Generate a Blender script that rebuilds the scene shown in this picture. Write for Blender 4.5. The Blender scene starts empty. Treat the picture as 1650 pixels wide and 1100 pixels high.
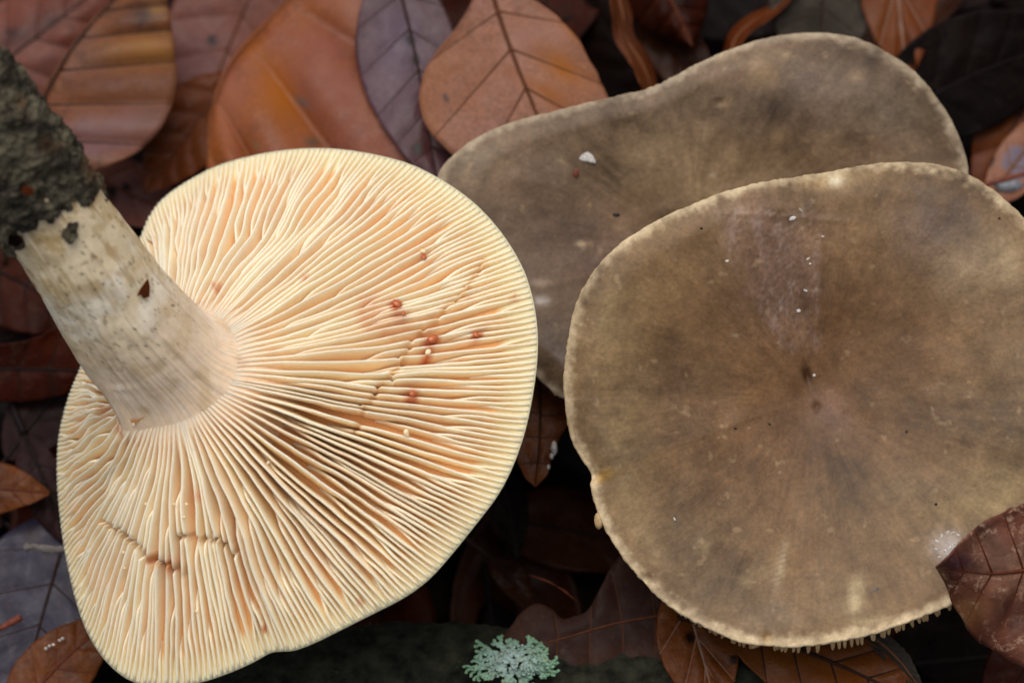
import bpy, math, random
import numpy as np
from mathutils import Vector, Matrix

# ------------------------------------------------------------------ camera, sky, sun, exposure
scene = bpy.context.scene
COL = scene.collection
MM = 0.001
TILT = math.radians(20)          # the camera looks down, 20 degrees off the vertical
DIST = 450.0                     # mm from the lens to the focus plane
CT, ST = math.cos(TILT), math.sin(TILT)
ORIGIN = np.array([0.0, 0.0, 60.0])          # the focus plane's centre is 60 mm above the soil
UP = np.array([0.0, CT, ST])
TOW = np.array([0.0, -ST, CT])               # direction towards the camera
RIGHT = np.array([1.0, 0.0, 0.0])

cam_data = bpy.data.cameras.new('camera')
cam = bpy.data.objects.new('camera', cam_data)
COL.objects.link(cam)
cam.location = Vector((ORIGIN + TOW * DIST) * MM)
cam.rotation_euler = (TILT, 0, 0)
cam_data.sensor_width = 36.0
cam_data.lens = 36.0 * DIST / 165.0
cam_data.clip_start = 0.01
cam_data.clip_end = 100.0
cam_data.dof.use_dof = True
cam_data.dof.focus_distance = (DIST - 4.0) * MM
cam_data.dof.aperture_fstop = 13.5
scene.camera = cam

world = bpy.data.worlds.new('World')
scene.world = world
world.use_nodes = True
wn = world.node_tree
for n in list(wn.nodes):
    wn.nodes.remove(n)
SUN_EL, SUN_AZ = math.radians(70), math.radians(-20)     # azimuth from +Y, clockwise
sky = wn.nodes.new('ShaderNodeTexSky')
sky.sky_type = 'NISHITA'
sky.sun_disc = False
sky.sun_elevation = SUN_EL
sky.sun_rotation = SUN_AZ
sky.air_density = 1.0
sky.dust_density = 4.0
hs = wn.nodes.new('ShaderNodeHueSaturation')
hs.inputs['Saturation'].default_value = 0.35              # an overcast sky is nearly grey
bg = wn.nodes.new('ShaderNodeBackground')
bg.inputs['Strength'].default_value = 0.12
wo = wn.nodes.new('ShaderNodeOutputWorld')
wn.links.new(sky.outputs[0], hs.inputs['Color'])
wn.links.new(hs.outputs[0], bg.inputs['Color'])
wn.links.new(bg.outputs[0], wo.inputs['Surface'])

sun_data = bpy.data.lights.new('sun', 'SUN')
sun_data.energy = 1.3
sun_data.angle = math.radians(60)
sun_data.color = (1.0, 0.95, 0.88)
sun = bpy.data.objects.new('sun', sun_data)
COL.objects.link(sun)
sdir = Vector((math.sin(SUN_AZ) * math.cos(SUN_EL), math.cos(SUN_AZ) * math.cos(SUN_EL), math.sin(SUN_EL)))
sun.rotation_euler = sdir.to_track_quat('Z', 'Y').to_euler()
sun.location = sdir * 2

scene.view_settings.view_transform = 'Standard'
scene.view_settings.look = 'None'
scene.view_settings.exposure = 0.12
scene.view_settings.gamma = 1.0
scene.view_settings.use_curve_mapping = False
scene.render.engine = 'CYCLES'
scene.cycles.use_denoising = True
scene.cycles.max_bounces = 8
scene.cycles.diffuse_bounces = 5

# ------------------------------------------------------------------ helpers
rng = np.random.default_rng(7)
random.seed(7)

def uvw(u, v, w):
    """frame coordinates (mm right, up the tilted plane, towards the lens) -> world mm"""
    u, v, w = np.broadcast_arrays(np.asarray(u, float), np.asarray(v, float), np.asarray(w, float))
    return ORIGIN + u[..., None] * RIGHT + v[..., None] * UP + w[..., None] * TOW

def at(px, py, w):
    """point of the photograph's grid (0.1 mm per step) at height w above the focus plane -> world mm"""
    px, py, w = np.broadcast_arrays(np.asarray(px, float), np.asarray(py, float), np.asarray(w, float))
    k = (DIST - w) / DIST
    return uvw((px - 825) * 0.1 * k, (550 - py) * 0.1 * k, w)

def w_of_z(py, z):
    """height above the focus plane of a point at z mm above the soil"""
    v = (550 - np.asarray(py, float)) * 0.1
    return (z - 60.0 - v * ST) / CT

def unit(a):
    return a / np.maximum(np.linalg.norm(a, axis=-1, keepdims=True), 1e-9)

def vnoise(p, seed=0):
    p = np.asarray(p, float)
    i = np.floor(p).astype(np.int64)
    f = p - i
    f = f * f * (3 - 2 * f)
    def h(x, y, z):
        n = (x * 374761393 + y * 668265263 + z * 2147483647 + seed * 1274126177) & 0xffffffff
        n = ((n ^ (n >> 13)) * 1274126177) & 0xffffffff
        n = ((n ^ (n >> 16)) * 2246822519) & 0xffffffff
        n = n ^ (n >> 15)
        return (n & 0xffff) / 32767.5 - 1.0
    r = 0
    for dx in (0, 1):
        for dy in (0, 1):
            for dz in (0, 1):
                wgt = (f[..., 0] if dx else 1 - f[..., 0]) * (f[..., 1] if dy else 1 - f[..., 1]) * (f[..., 2] if dz else 1 - f[..., 2])
                r = r + wgt * h(i[..., 0] + dx, i[..., 1] + dy, i[..., 2] + dz)
    return r

def fbm(p, scale=1.0, octs=4, seed=0, gain=0.5):
    p = np.asarray(p, float) / scale
    a, s, tot = 1.0, 0, 0
    for o in range(octs):
        s = s + a * vnoise(p * 2 ** o + 17.3 * o, seed + o)
        tot += a
        a *= gain
    return s / tot

def p3(x, y=0.0, z=0.0):
    x, y, z = np.broadcast_arrays(np.asarray(x, float), np.asarray(y, float), np.asarray(z, float))
    return np.stack([x, y, z], -1)

def sstep(a, b, x):
    t = np.clip((np.asarray(x, float) - a) / (b - a), 0, 1)
    return t * t * (3 - 2 * t)

def sat(c, k=1.12):
    c = np.asarray(c, float); m_ = c @ np.array([.3, .59, .11])
    return np.clip(m_ + (c - m_) * k, 0, 255)

def lin(c):
    c = np.asarray(c, float) / 255.0
    return np.where(c <= 0.04045, c / 12.92, ((c + 0.055) / 1.055) ** 2.4)

def poly(pts, n, closed=False, smooth=2):
    """resample a polyline evenly, lightly smoothed"""
    p = np.array(pts, float)
    if closed:
        p = np.vstack([p, p[:1]])
    for _ in range(smooth):                     # Chaikin
        a, b = p[:-1], p[1:]
        q = np.empty((2 * len(a), p.shape[1]))
        q[0::2] = a * .75 + b * .25
        q[1::2] = a * .25 + b * .75
        p = np.vstack([q, q[:1]]) if closed else np.vstack([p[:1], q, p[-1:]])
    d = np.r_[0, np.cumsum(np.linalg.norm(np.diff(p, axis=0), axis=1))]
    s = np.linspace(0, d[-1], n, endpoint=not closed)
    return np.stack([np.interp(s, d, p[:, k]) for k in range(p.shape[1])], -1)

def mesh_obj(name, verts_mm, faces, mat, parent=None, attrs=None, smooth=True):
    me = bpy.data.meshes.new(name)
    v = np.asarray(verts_mm, float).reshape(-1, 3) * MM
    me.from_pydata(v.tolist(), [], faces if isinstance(faces, list) else faces.tolist())
    if smooth:
        me.polygons.foreach_set('use_smooth', [True] * len(me.polygons))
    for k, a in (attrs or {}).items():
        a = np.asarray(a, float)
        if a.ndim == 2:
            at_ = me.attributes.new(k, 'FLOAT_COLOR', 'POINT')
            rgba = np.ones((len(v), 4)); rgba[:, :3] = a
            at_.data.foreach_set('color', rgba.ravel())
        else:
            at_ = me.attributes.new(k, 'FLOAT', 'POINT')
            at_.data.foreach_set('value', a)
    me.materials.append(mat)
    me.update()
    o = bpy.data.objects.new(name, me)
    COL.objects.link(o)
    if parent is not None:
        o.parent = parent
        o.matrix_parent_inverse = Matrix.Translation(-parent.location)
    return o

def empty(name, loc_mm):
    o = bpy.data.objects.new(name, None)
    o.empty_display_size = 0.005
    o.location = Vector(np.asarray(loc_mm) * MM)
    COL.objects.link(o)
    return o

def tag(o, label, cat, group=None, kind=None):
    o['label'] = label
    o['category'] = cat
    if group: o['group'] = group
    if kind: o['kind'] = kind
    return o

def grid_faces(nu, nv, wrap_u=False, off=0, flip=False):
    iu = np.arange(nu if wrap_u else nu - 1)
    iv = np.arange(nv - 1)
    a, b = np.meshgrid(iu, iv, indexing='ij')
    a2 = (a + 1) % nu
    q = np.stack([a * nv + b, a2 * nv + b, a2 * nv + b + 1, a * nv + b + 1], -1).reshape(-1, 4) + off
    return q[:, ::-1] if flip else q

def tube(path, radii, nseg=8, caps=True):
    path = np.asarray(path, float)
    n = len(path)
    radii = np.broadcast_to(np.asarray(radii, float), (n,))
    t = unit(np.gradient(path, axis=0))
    ref = np.array([0.3, 0.2, 0.93])
    x = unit(np.cross(t, ref))
    y = np.cross(t, x)
    a = np.linspace(0, 2 * np.pi, nseg, endpoint=False)
    v = path[:, None] + radii[:, None, None] * (np.cos(a)[None, :, None] * x[:, None] + np.sin(a)[None, :, None] * y[:, None])
    v = v.reshape(-1, 3)
    f = [[i * nseg + j, i * nseg + (j + 1) % nseg, (i + 1) * nseg + (j + 1) % nseg, (i + 1) * nseg + j] for i in range(n - 1) for j in range(nseg)]
    if caps:
        f.append(list(range(nseg))[::-1])
        f.append([(n - 1) * nseg + j for j in range(nseg)])
    return v, f

# ------------------------------------------------------------------ materials
def mat_new(name):
    m = bpy.data.materials.new(name)
    m.use_nodes = True
    nt = m.node_tree
    b = nt.nodes['Principled BSDF']
    return m, nt, b

def node(nt, kind, **kw):
    n = nt.nodes.new(kind)
    for k, v in kw.items():
        if k.startswith('i_'):
            n.inputs[k[2:].replace('_', ' ')].default_value = v
        else:
            setattr(n, k, v)
    return n

def noise_tex(nt, scale, detail=4, rough=0.55, coord=None, dist=0.0):
    n = node(nt, 'ShaderNodeTexNoise')
    n.inputs['Scale'].default_value = scale
    n.inputs['Detail'].default_value = detail
    n.inputs['Roughness'].default_value = rough
    n.inputs['Distortion'].default_value = dist
    if coord is not None:
        nt.links.new(coord, n.inputs['Vector'])
    return n

def ramp(nt, fac, stops, interp='LINEAR'):
    r = node(nt, 'ShaderNodeValToRGB')
    r.color_ramp.interpolation = interp
    el = r.color_ramp.elements
    while len(el) < len(stops): el.new(0.5)
    for e, (p, c) in zip(el, stops):
        e.position = p
        e.color = (*c, 1) if len(c) == 3 else c
    nt.links.new(fac, r.inputs['Fac'])
    return r

def mixc(nt, fac, a, b, mode='MIX'):
    m = node(nt, 'ShaderNodeMix', data_type='RGBA', blend_type=mode)
    for sock, val in ((m.inputs[0], fac), (m.inputs[6], a), (m.inputs[7], b)):
        if hasattr(val, 'is_linked'): nt.links.new(val, sock)
        elif isinstance(val, (int, float)): sock.default_value = val
        else: sock.default_value = (*val, 1)
    return m.outputs[2]

def bump(nt, b, height, strength=0.3, dist=0.0003):
    bp = node(nt, 'ShaderNodeBump')
    bp.inputs['Strength'].default_value = strength
    bp.inputs['Distance'].default_value = dist
    nt.links.new(height, bp.inputs['Height'])
    nt.links.new(bp.outputs[0], b.inputs['Normal'])
    return bp

def g(v): return (v, v, v)

LEAF_S = dict(rose=.34, ochre=.34, fold=.34, violet=.34, pale=.34, slate=.34, decay=.3, orange=.2, grey=.2)
LEAF_K = dict(rose=.48, ochre=.54, orange=.44, fold=.6, violet=.46, pale=.58, red=.2, grey=.36, dark=.12, slate=.26, wet=.22, decay=.95, plum=.2, deep=.24, oak=.5, amber=.5)   # albedo per leaf: wet dark litter, with gap shade put into the colour
def leaf_material(name, c1, c2, c3, rough=0.45, spec=0.5, blotch=0.5, dark=(40, 26, 22), coat=0.0, speck=0.12, LK=.3, SK=.3):
    """dead leaf: two tones mixed by broad noise, dark rot blotches, fine vein net"""
    m, nt, b = mat_new(name)
    tc = node(nt, 'ShaderNodeTexCoord')
    oi = node(nt, 'ShaderNodeObjectInfo')
    add = node(nt, 'ShaderNodeVectorMath', operation='ADD')
    mul = node(nt, 'ShaderNodeVectorMath', operation='SCALE')
    nt.links.new(oi.outputs['Random'], mul.inputs['Scale'])
    mul.inputs[0].default_value = (3.1, 1.7, 2.3)
    nt.links.new(tc.outputs['Object'], add.inputs[0])
    nt.links.new(mul.outputs[0], add.inputs[1])
    co = add.outputs[0]
    n1 = noise_tex(nt, 55, 4, 0.55, co)
    r1 = ramp(nt, n1.outputs['Fac'], [(0.36, LK * lin(sat(c1))), (0.52, LK * lin(sat(c2))), (0.68, LK * lin(sat(c3)))])
    n2 = noise_tex(nt, 210, 5, 0.65, co, 0.4)
    r2 = ramp(nt, n2.outputs['Fac'], [(0.52, g(0)), (0.72, g(1))])
    mfac = node(nt, 'ShaderNodeMath', operation='MULTIPLY')
    nt.links.new(r2.outputs[0], mfac.inputs[0]); mfac.inputs[1].default_value = blotch
    c = mixc(nt, mfac.outputs[0], r1.outputs[0], LK * lin(dark))
    n6 = noise_tex(nt, 420, 7, 0.72, co, .8)
    r6 = ramp(nt, n6.outputs['Fac'], [(0.54, g(0)), (0.66, g(speck))])
    c = mixc(nt, r6.outputs[0], c, LK * 1.25 * lin((178, 142, 116)))
    n3 = noise_tex(nt, 1500, 3, 0.6, co)
    r3 = ramp(nt, n3.outputs['Fac'], [(0.3, g(0.72)), (0.7, g(1.2))])
    c = mixc(nt, 1.0, c, r3.outputs[0], 'MULTIPLY')
    tint = node(nt, 'ShaderNodeAttribute', attribute_name='tint')
    c = mixc(nt, tint.outputs['Alpha'], c, tint.outputs['Color'])
    nt.links.new(c, b.inputs['Base Color'])
    n4 = noise_tex(nt, 300, 3, 0.6, co)
    rr = ramp(nt, n4.outputs['Fac'], [(0.3, g(max(rough - 0.14, .1))), (0.7, g(rough + 0.15))])
    nt.links.new(rr.outputs[0], b.inputs['Roughness'])
    b.inputs['Specular IOR Level'].default_value = spec * SK
    b.inputs['Coat Weight'].default_value = coat
    b.inputs['Coat Roughness'].default_value = 0.3
    vo = node(nt, 'ShaderNodeTexVoronoi', feature='DISTANCE_TO_EDGE')
    vo.inputs['Scale'].default_value = 900
    nt.links.new(co, vo.inputs['Vector'])
    rv = ramp(nt, vo.outputs['Distance'], [(0.0, g(0)), (0.12, g(1))])
    hm = node(nt, 'ShaderNodeMath', operation='ADD')
    nt.links.new(rv.outputs[0], hm.inputs[0]); nt.links.new(n2.outputs['Fac'], hm.inputs[1])
    bump(nt, b, hm.outputs[0], 0.25, 0.00006)
    return m

def plain_material(name, c1, c2, scale=400, rough=0.6, bstr=0.3, bdist=0.0002, spec=0.4, detail=5):
    m, nt, b = mat_new(name)
    tc = node(nt, 'ShaderNodeTexCoord')
    n1 = noise_tex(nt, scale, detail, 0.6, tc.outputs['Object'])
    r1 = ramp(nt, n1.outputs['Fac'], [(0.32, lin(c1)), (0.68, lin(c2))])
    nt.links.new(r1.outputs[0], b.inputs['Base Color'])
    b.inputs['Roughness'].default_value = rough
    b.inputs['Specular IOR Level'].default_value = spec
    bump(nt, b, n1.outputs['Fac'], bstr, bdist)
    return m

def tinted_material(name, grain=0.14, gscale=1600, rough=0.5, spec=0.4, sss=0.0, radius=(1.2, .5, .25), bstr=0.2, bdist=0.0001, bscale=900, gloss=False):
    """pigment stored per vertex plus procedural grain"""
    m, nt, b = mat_new(name)
    tc = node(nt, 'ShaderNodeTexCoord')
    tint = node(nt, 'ShaderNodeAttribute', attribute_name='tint')
    n3 = noise_tex(nt, gscale, 4, 0.65, tc.outputs['Object'])
    r3 = ramp(nt, n3.outputs['Fac'], [(0.28, g(1 - grain)), (0.72, g(1 + grain))])
    n5 = noise_tex(nt, gscale * .18, 5, 0.6, tc.outputs['Object'], .3)
    r5 = ramp(nt, n5.outputs['Fac'], [(0.3, (1 - grain, 1 - grain * 1.15, 1 - grain * 1.3)), (0.7, (1 + grain * .8, 1 + grain * .85, 1 + grain * .9))])
    c = mixc(nt, 1.0, tint.outputs['Color'], r3.outputs[0], 'MULTIPLY')
    c = mixc(nt, 1.0, c, r5.outputs[0], 'MULTIPLY')
    nt.links.new(c, b.inputs['Base Color'])
    b.inputs['Roughness'].default_value = rough
    b.inputs['Specular IOR Level'].default_value = spec
    if gloss:
        ga = node(nt, 'ShaderNodeAttribute', attribute_name='gloss')
        mr = node(nt, 'ShaderNodeMapRange')
        mr.inputs['To Min'].default_value = rough
        mr.inputs['To Max'].default_value = 0.22
        nt.links.new(ga.outputs['Fac'], mr.inputs['Value'])
        nt.links.new(mr.outputs[0], b.inputs['Roughness'])
    if sss > 0:
        b.inputs['Subsurface Weight'].default_value = sss
        b.inputs['Subsurface Radius'].default_value = radius
        b.inputs['Subsurface Scale'].default_value = 0.001
    nb = noise_tex(nt, bscale, 4, 0.6, tc.outputs['Object'])
    bump(nt, b, nb.outputs['Fac'], bstr, bdist)
    return m

M = {}
M['cap'] = tinted_material('cap_skin', 0.22, 1500, 0.46, 0.26, 0.0, bstr=0.6, bdist=0.00014, bscale=1200, gloss=True)
M['gill'] = tinted_material('gill_flesh', 0.03, 900, 0.6, 0.25, 0.5, (1.9, 1.35, .95), 0.08, 0.00005, 1500)
M['stem'] = tinted_material('stem_flesh', 0.07, 1300, 0.62, 0.3, 0.12, (1.2, .7, .4), 0.25, 0.00015, 700)
M['under'] = plain_material('cap_underside', (186, 150, 104), (214, 184, 138), 300, 0.7)
M['gill_tan'] = plain_material('tan_gill_flesh', (176, 140, 96), (206, 174, 126), 500, 0.65)
M['soil'] = tinted_material('soil_crust', 0.35, 2600, 0.9, 0.15, 0, bstr=0.7, bdist=0.0004, bscale=1800)
M['ground'] = plain_material('forest_soil', (16, 12, 10), (34, 26, 20), 250, 0.95, 0.8, 0.001, 0.1)
M['milk'] = plain_material('milk_drop', (238, 208, 160), (248, 226, 184), 800, 0.25, 0.02, 0.00005, 0.6)
M['rust_milk'] = plain_material('dried_milk_drop', (168, 78, 30), (196, 104, 52), 1800, 0.3, 0.02, 0.00005, 0.6)
M['fleck'] = plain_material('white_fleck', (150, 142, 134), (222, 216, 208), 2600, 0.35, 0.2, 0.0001, 0.6)
M['black'] = plain_material('black_speck', (14, 12, 10), (26, 22, 18), 1500, 0.45)
M['grit'] = plain_material('grit', (34, 30, 24), (72, 62, 48), 1800, 0.85)
M['bark'] = plain_material('dark_bark', (12, 13, 9), (50, 50, 38), 330, 0.9, 0.9, 0.001, 0.15)
M['moss'] = plain_material('moss', (20, 34, 10), (60, 82, 24), 600, 0.9)
M['twig_grey'] = plain_material('grey_twig', (66, 60, 56), (128, 118, 112), 900, 0.8, 0.6, 0.0003)
M['twig_red'] = plain_material('red_twig', (84, 34, 18), (128, 60, 34), 900, 0.6, 0.4, 0.0002)
M['stone'] = plain_material('grey_stone', (84, 86, 92), (150, 152, 156), 700, 0.7, 0.5, 0.0003)
M['lichen'] = tinted_material('lichen_thallus', 0.16, 2600, 0.85, 0.2, 0.0, bstr=0.4, bdist=0.00015, bscale=2500)

LEAF = {
 'rose':   leaf_material('rose_brown_leaf', (122, 66, 50), (142, 84, 68), (150, 98, 86), .42, .5, .6, LK=LEAF_K['rose'], SK=LEAF_S.get('rose', .12)),
 'ochre':  leaf_material('ochre_brown_leaf', (126, 72, 38), (138, 88, 58), (132, 92, 76), .42, .5, .65, LK=LEAF_K['ochre'], SK=LEAF_S.get('ochre', .12)),
 'orange': leaf_material('orange_brown_leaf', (110, 52, 20), (130, 68, 30), (142, 82, 44), .38, .5, .35, LK=LEAF_K['orange'], SK=LEAF_S.get('orange', .12)),
 'fold':   leaf_material('warm_rose_leaf', (152, 86, 36), (150, 88, 60), (142, 86, 78), .38, .5, .45, LK=LEAF_K['fold'], SK=LEAF_S.get('fold', .12)),
 'violet': leaf_material('violet_brown_leaf', (96, 62, 66), (108, 76, 84), (118, 88, 98), .34, .6, .35, LK=LEAF_K['violet'], SK=LEAF_S.get('violet', .12)),
 'pale':   leaf_material('pale_tan_leaf', (158, 104, 74), (166, 116, 92), (168, 122, 106), .45, .45, .3, LK=LEAF_K['pale'], SK=LEAF_S.get('pale', .12)),
 'red':    leaf_material('dark_red_leaf', (76, 30, 16), (98, 42, 22), (112, 56, 34), .38, .5, .5, LK=LEAF_K['red'], SK=LEAF_S.get('red', .12)),
 'grey':   leaf_material('grey_rotten_leaf', (70, 62, 54), (96, 88, 78), (118, 108, 96), .7, .3, .5, LK=LEAF_K['grey'], SK=LEAF_S.get('grey', .12)),
 'dark':   leaf_material('dark_brown_leaf', (34, 22, 18), (48, 30, 24), (62, 40, 32), .5, .4, .5, LK=LEAF_K['dark'], SK=LEAF_S.get('dark', .12)),
 'slate':  leaf_material('slate_violet_leaf', (66, 56, 80), (80, 70, 98), (92, 84, 112), .38, .6, .4, (50, 40, 48), LK=LEAF_K['slate'], SK=LEAF_S.get('slate', .12)),  # violet-grey pigment, with sky sheen put into the base colour
 'wet':    leaf_material('wet_brown_leaf', (92, 48, 24), (108, 62, 34), (96, 56, 38), .3, .6, .35, LK=LEAF_K['wet'], SK=LEAF_S.get('wet', .12)),
 'decay':  leaf_material('decayed_leaf', (74, 40, 30), (104, 64, 50), (150, 112, 92), .45, .5, .8, (40, 22, 20), 0, .85, LK=LEAF_K['decay'], SK=LEAF_S.get('decay', .12)),
 'oak':    leaf_material('oak_brown_leaf', (62, 38, 30), (78, 50, 40), (92, 62, 52), .5, .5, .5, LK=LEAF_K['oak'], SK=.16),
 'amber':  leaf_material('amber_brown_leaf', (104, 56, 24), (126, 72, 32), (112, 66, 40), .36, .5, .4, LK=LEAF_K['amber'], SK=.2),
 'plum':   leaf_material('plum_brown_leaf', (70, 40, 40), (84, 52, 52), (96, 62, 64), .45, .5, .5, LK=LEAF_K['plum'], SK=.12),  # darkened brown-violet: shade of the left hollow put into the colour
 'deep':   leaf_material('deep_red_leaf', (76, 28, 12), (98, 40, 18), (112, 52, 26), .45, .5, .5, LK=LEAF_K['deep'], SK=.1),  # darkened red: shade at the left edge put into the colour
}
VEIN = {
 'black': plain_material('blackish_vein', (14, 9, 8), (26, 16, 13), 900, .6, spec=.12),
 'brown': plain_material('brown_vein', (71, 37, 17), (90, 50, 26), 900, .5, spec=.12),
 'dark':  plain_material('dark_vein', (34, 17, 11), (48, 26, 17), 900, .5, spec=.12),
 'pale':  plain_material('pale_vein', (116, 87, 72), (134, 106, 91), 900, .5, spec=.12),
 'tan':   plain_material('tan_vein', (103, 63, 37), (118, 76, 50), 900, .5, spec=.12),
 'rust':  plain_material('rust_vein', (74, 32, 16), (93, 45, 23), 900, .5, spec=.12),
}

# ------------------------------------------------------------------ ground
def build_ground():
    n = 220
    # finer grid near the mushrooms, long cells away from them
    s = np.linspace(-1, 1, n)
    x = np.sign(s) * (np.abs(s) * 140 + np.maximum(np.abs(s) - .75, 0) ** 2 * 30000)
    X, Y = np.meshgrid(x, x, indexing='ij')
    P = p3(X, Y, 0)
    far = np.clip(np.hypot(X, Y) / 400, 0, 1)
    Z = fbm(P, 30, 5, 3) * 4 + fbm(P, 6, 3, 9) * 1.2 - 14 + far * fbm(P, 260, 3, 5) * 12
    v = p3(X, Y, Z).reshape(-1, 3)
    o = mesh_obj('forest_floor', v, grid_faces(n, n), M['ground'])
    o['kind'] = 'structure'
build_ground()

# ------------------------------------------------------------------ the picked mushroom lying gills up
RIM = [(225,382),(240,345),(262,318),(300,292),(345,268),(400,252),(450,243),(500,239),(550,241),(610,251),(660,265),(700,285),(740,310),(775,340),(805,375),(828,410),(845,445),(856,485),(862,525),(863,560),(860,600),(852,650),(842,695),(825,745),(800,795),(765,840),(725,890),(690,930),(650,960),(600,985),(550,1010),(500,1035),(465,1047),(437,1045),(410,1062),(370,1080),(320,1097),(260,1105),(210,1096),(170,1065),(140,1020),(122,970),(110,920),(100,870),(92,800),(90,750),(93,700),(105,650),(122,605),(150,545),(185,470)]
RING = [(194,704),(240,690),(292,674),(340,650),(368,614),(382,568),(370,530),(350,508),(310,500),(260,520),(210,570),(185,630),(184,670)]
C0 = np.array([278.0, 600.0])

def polar(outline, c, smooth=1):
    """outline -> periodic radius(theta) about c, theta measured in photograph grid (y down)"""
    q = poly(outline, 720, True, smooth) - c
    th = np.arctan2(q[:, 1], q[:, 0]); r = np.hypot(q[:, 0], q[:, 1])
    o = np.argsort(th); th, r = th[o], r[o]
    th = np.r_[th - 2 * np.pi, th, th + 2 * np.pi]; r = np.r_[r, r, r]
    return lambda t: np.interp((np.asarray(t) + np.pi) % (2 * np.pi) - np.pi, th, r)

rim_r = polar(RIM, C0, 1)
ring_r = polar(RING, C0, 2)
TILT_SLOPE = 0.56

def rim_w(px, py):
    u, v = (px - 443) * .1, (670 - py) * .1
    return -4.0 + .7071 * (u - v) * TILT_SLOPE

def swirl(th, t):
    """sideways wander of the gills shared by neighbours, in grid steps"""
    a = np.asarray(th, float)
    env = np.sin(np.pi * np.clip(t, 0, 1)) ** .8
    n1 = vnoise(p3(np.cos(a) * 2.2, np.sin(a) * 2.2, t * 2.3), 11)
    n2 = vnoise(p3(np.cos(a) * 5.5, np.sin(a) * 5.5, t * 4.0), 12)
    n3 = vnoise(p3(np.cos(a) * 13, np.sin(a) * 13, t * 6.0), 13)
    calm = 1 - .55 * np.exp(-((a - .75) / .7) ** 2)
    return env * calm * (9 * n1 + 6 * n2 + 4 * n3)

def gill_px(th, t):
    """grid position of the gill-edge sheet"""
    r0, r1 = ring_r(th) * .92, rim_r(th)
    r = r0 + (r1 - r0) * t
    return C0[0] + np.cos(th) * r, C0[1] + np.sin(th) * r

def sheet(th, t):
    """the smooth sheet on which all gill edges lie (world mm)"""
    th, t = np.broadcast_arrays(np.asarray(th, float), np.asarray(t, float))
    px, py = gill_px(th, t)
    qx, qy = gill_px(th, np.ones_like(t))
    wr = rim_w(qx, qy)
    ax, ay = gill_px(th, np.zeros_like(t))
    wa = 10.0 + .52 * .7071 * ((ax - C0[0]) - (C0[1] - ay)) * .1
    w = wa + (wr - wa) * t
    bulge = 3.2 * np.sin(np.pi * np.clip(t, 0, 1.0) ** .85)
    und = 1.3 * vnoise(p3(np.cos(th) * 2.0, np.sin(th) * 2.0, t * 2.0), 21) * sstep(0, .3, t)
    return at(px, py, w + bulge + und)

def sheet_normal(th, t):
    e = 1e-3
    a = sheet(th + e, t) - sheet(th - e, t)
    b = sheet(th, t + e) - sheet(th, t - e)
    n = unit(np.cross(a, b))
    s = np.sign((n * TOW).sum(-1, keepdims=True))
    return n * s

def gill_depth(t, th=None):
    t = np.clip(t, 0, 1)
    k = 4.6 if th is None else 4.6 + 3.4 * np.exp(-(((np.asarray(th) - .75) / .55) ** 2))
    return k * sstep(-.03, .36, t) * (1 - .95 * t ** 2.0) + .08

RUST = [(683,411,8,1),(638,489,9,1),(648,505,7,.7),(697,545,11,1),(690,566,9,1),(772,537,11,.8),(782,522,5,.8),(665,634,13,.8),(490,445,5,.5),(600,500,34,.28),(640,515,26,.3),(345,458,7,.6),(425,1015,7,.9),(580,970,9,.55),(312,800,13,.35),(195,690,14,.6),(268,914,14,.8),(235,902,10,.7),(385,582,14,.45),(165,660,12,.5),(400,612,10,.3),(760,476,8,.3),(830,478,7,.6)]
CRACKS = [np.array([(782,418),(765,440),(742,478),(722,486),(700,515),(655,548),(650,578),(612,622),(588,655),(574,690)], float),
          np.array([(158,838),(190,860),(220,884),(240,905),(285,918),(300,930)], float),
          np.array([(288,864),(320,872),(345,874),(372,890)], float)]

def seg_dist(px, py, line):
    d = np.full(np.shape(px), 1e9)
    P = np.stack([px, py], -1)
    for a, b in zip(line[:-1], line[1:]):
        ab = b - a
        k = np.clip(((P - a) @ ab) / (ab @ ab), 0, 1)
        d = np.minimum(d, np.linalg.norm(P - (a + k[..., None] * ab), axis=-1))
    return d

GILL_EDGE, GILL_FACE = lin((249, 232, 203)), lin((249, 214, 169))
PICKED_BASE = at(60, 320, 20)
picked = empty('picked_mushroom', at(443, 700, -28))
tag(picked, 'picked mushroom lying upturned, cream gills and soil-caked stem facing up', 'mushroom')

def gill_tint(px, py, t, hfrac):
    col = GILL_FACE + (GILL_EDGE - GILL_FACE) * np.clip(hfrac, 0, 1)[..., None] ** 1.5
    # pinker flesh close to the stem, yellower towards the margin
    near = (1 - sstep(0, .22, t))[..., None]
    col = col * (1 - .5 * near) + lin((226, 190, 160)) * .5 * near
    marg = sstep(.72, 1, t)[..., None]
    col = col * (1 - .55 * marg) + lin((243, 228, 190)) * .55 * marg
    for (x, y, r, a) in RUST:
        d = np.hypot(px - x, py - y) + r * .55 * fbm(p3(px * .14, py * .14, x), 1, 3, 36)
        m = (a * (1 - sstep(r * .45, r * 1.2, d)))[..., None]
        col = col * (1 - m) + lin((196, 104, 52)) * m
    for k, cr in enumerate(CRACKS):
        m = (.55 * (1 - sstep(1.0, 7.0, seg_dist(px, py, cr))))[..., None]
        col = col * (1 - m) + lin((196, 146, 78) if k == 0 else (150, 112, 48)) * m
    return col

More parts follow.
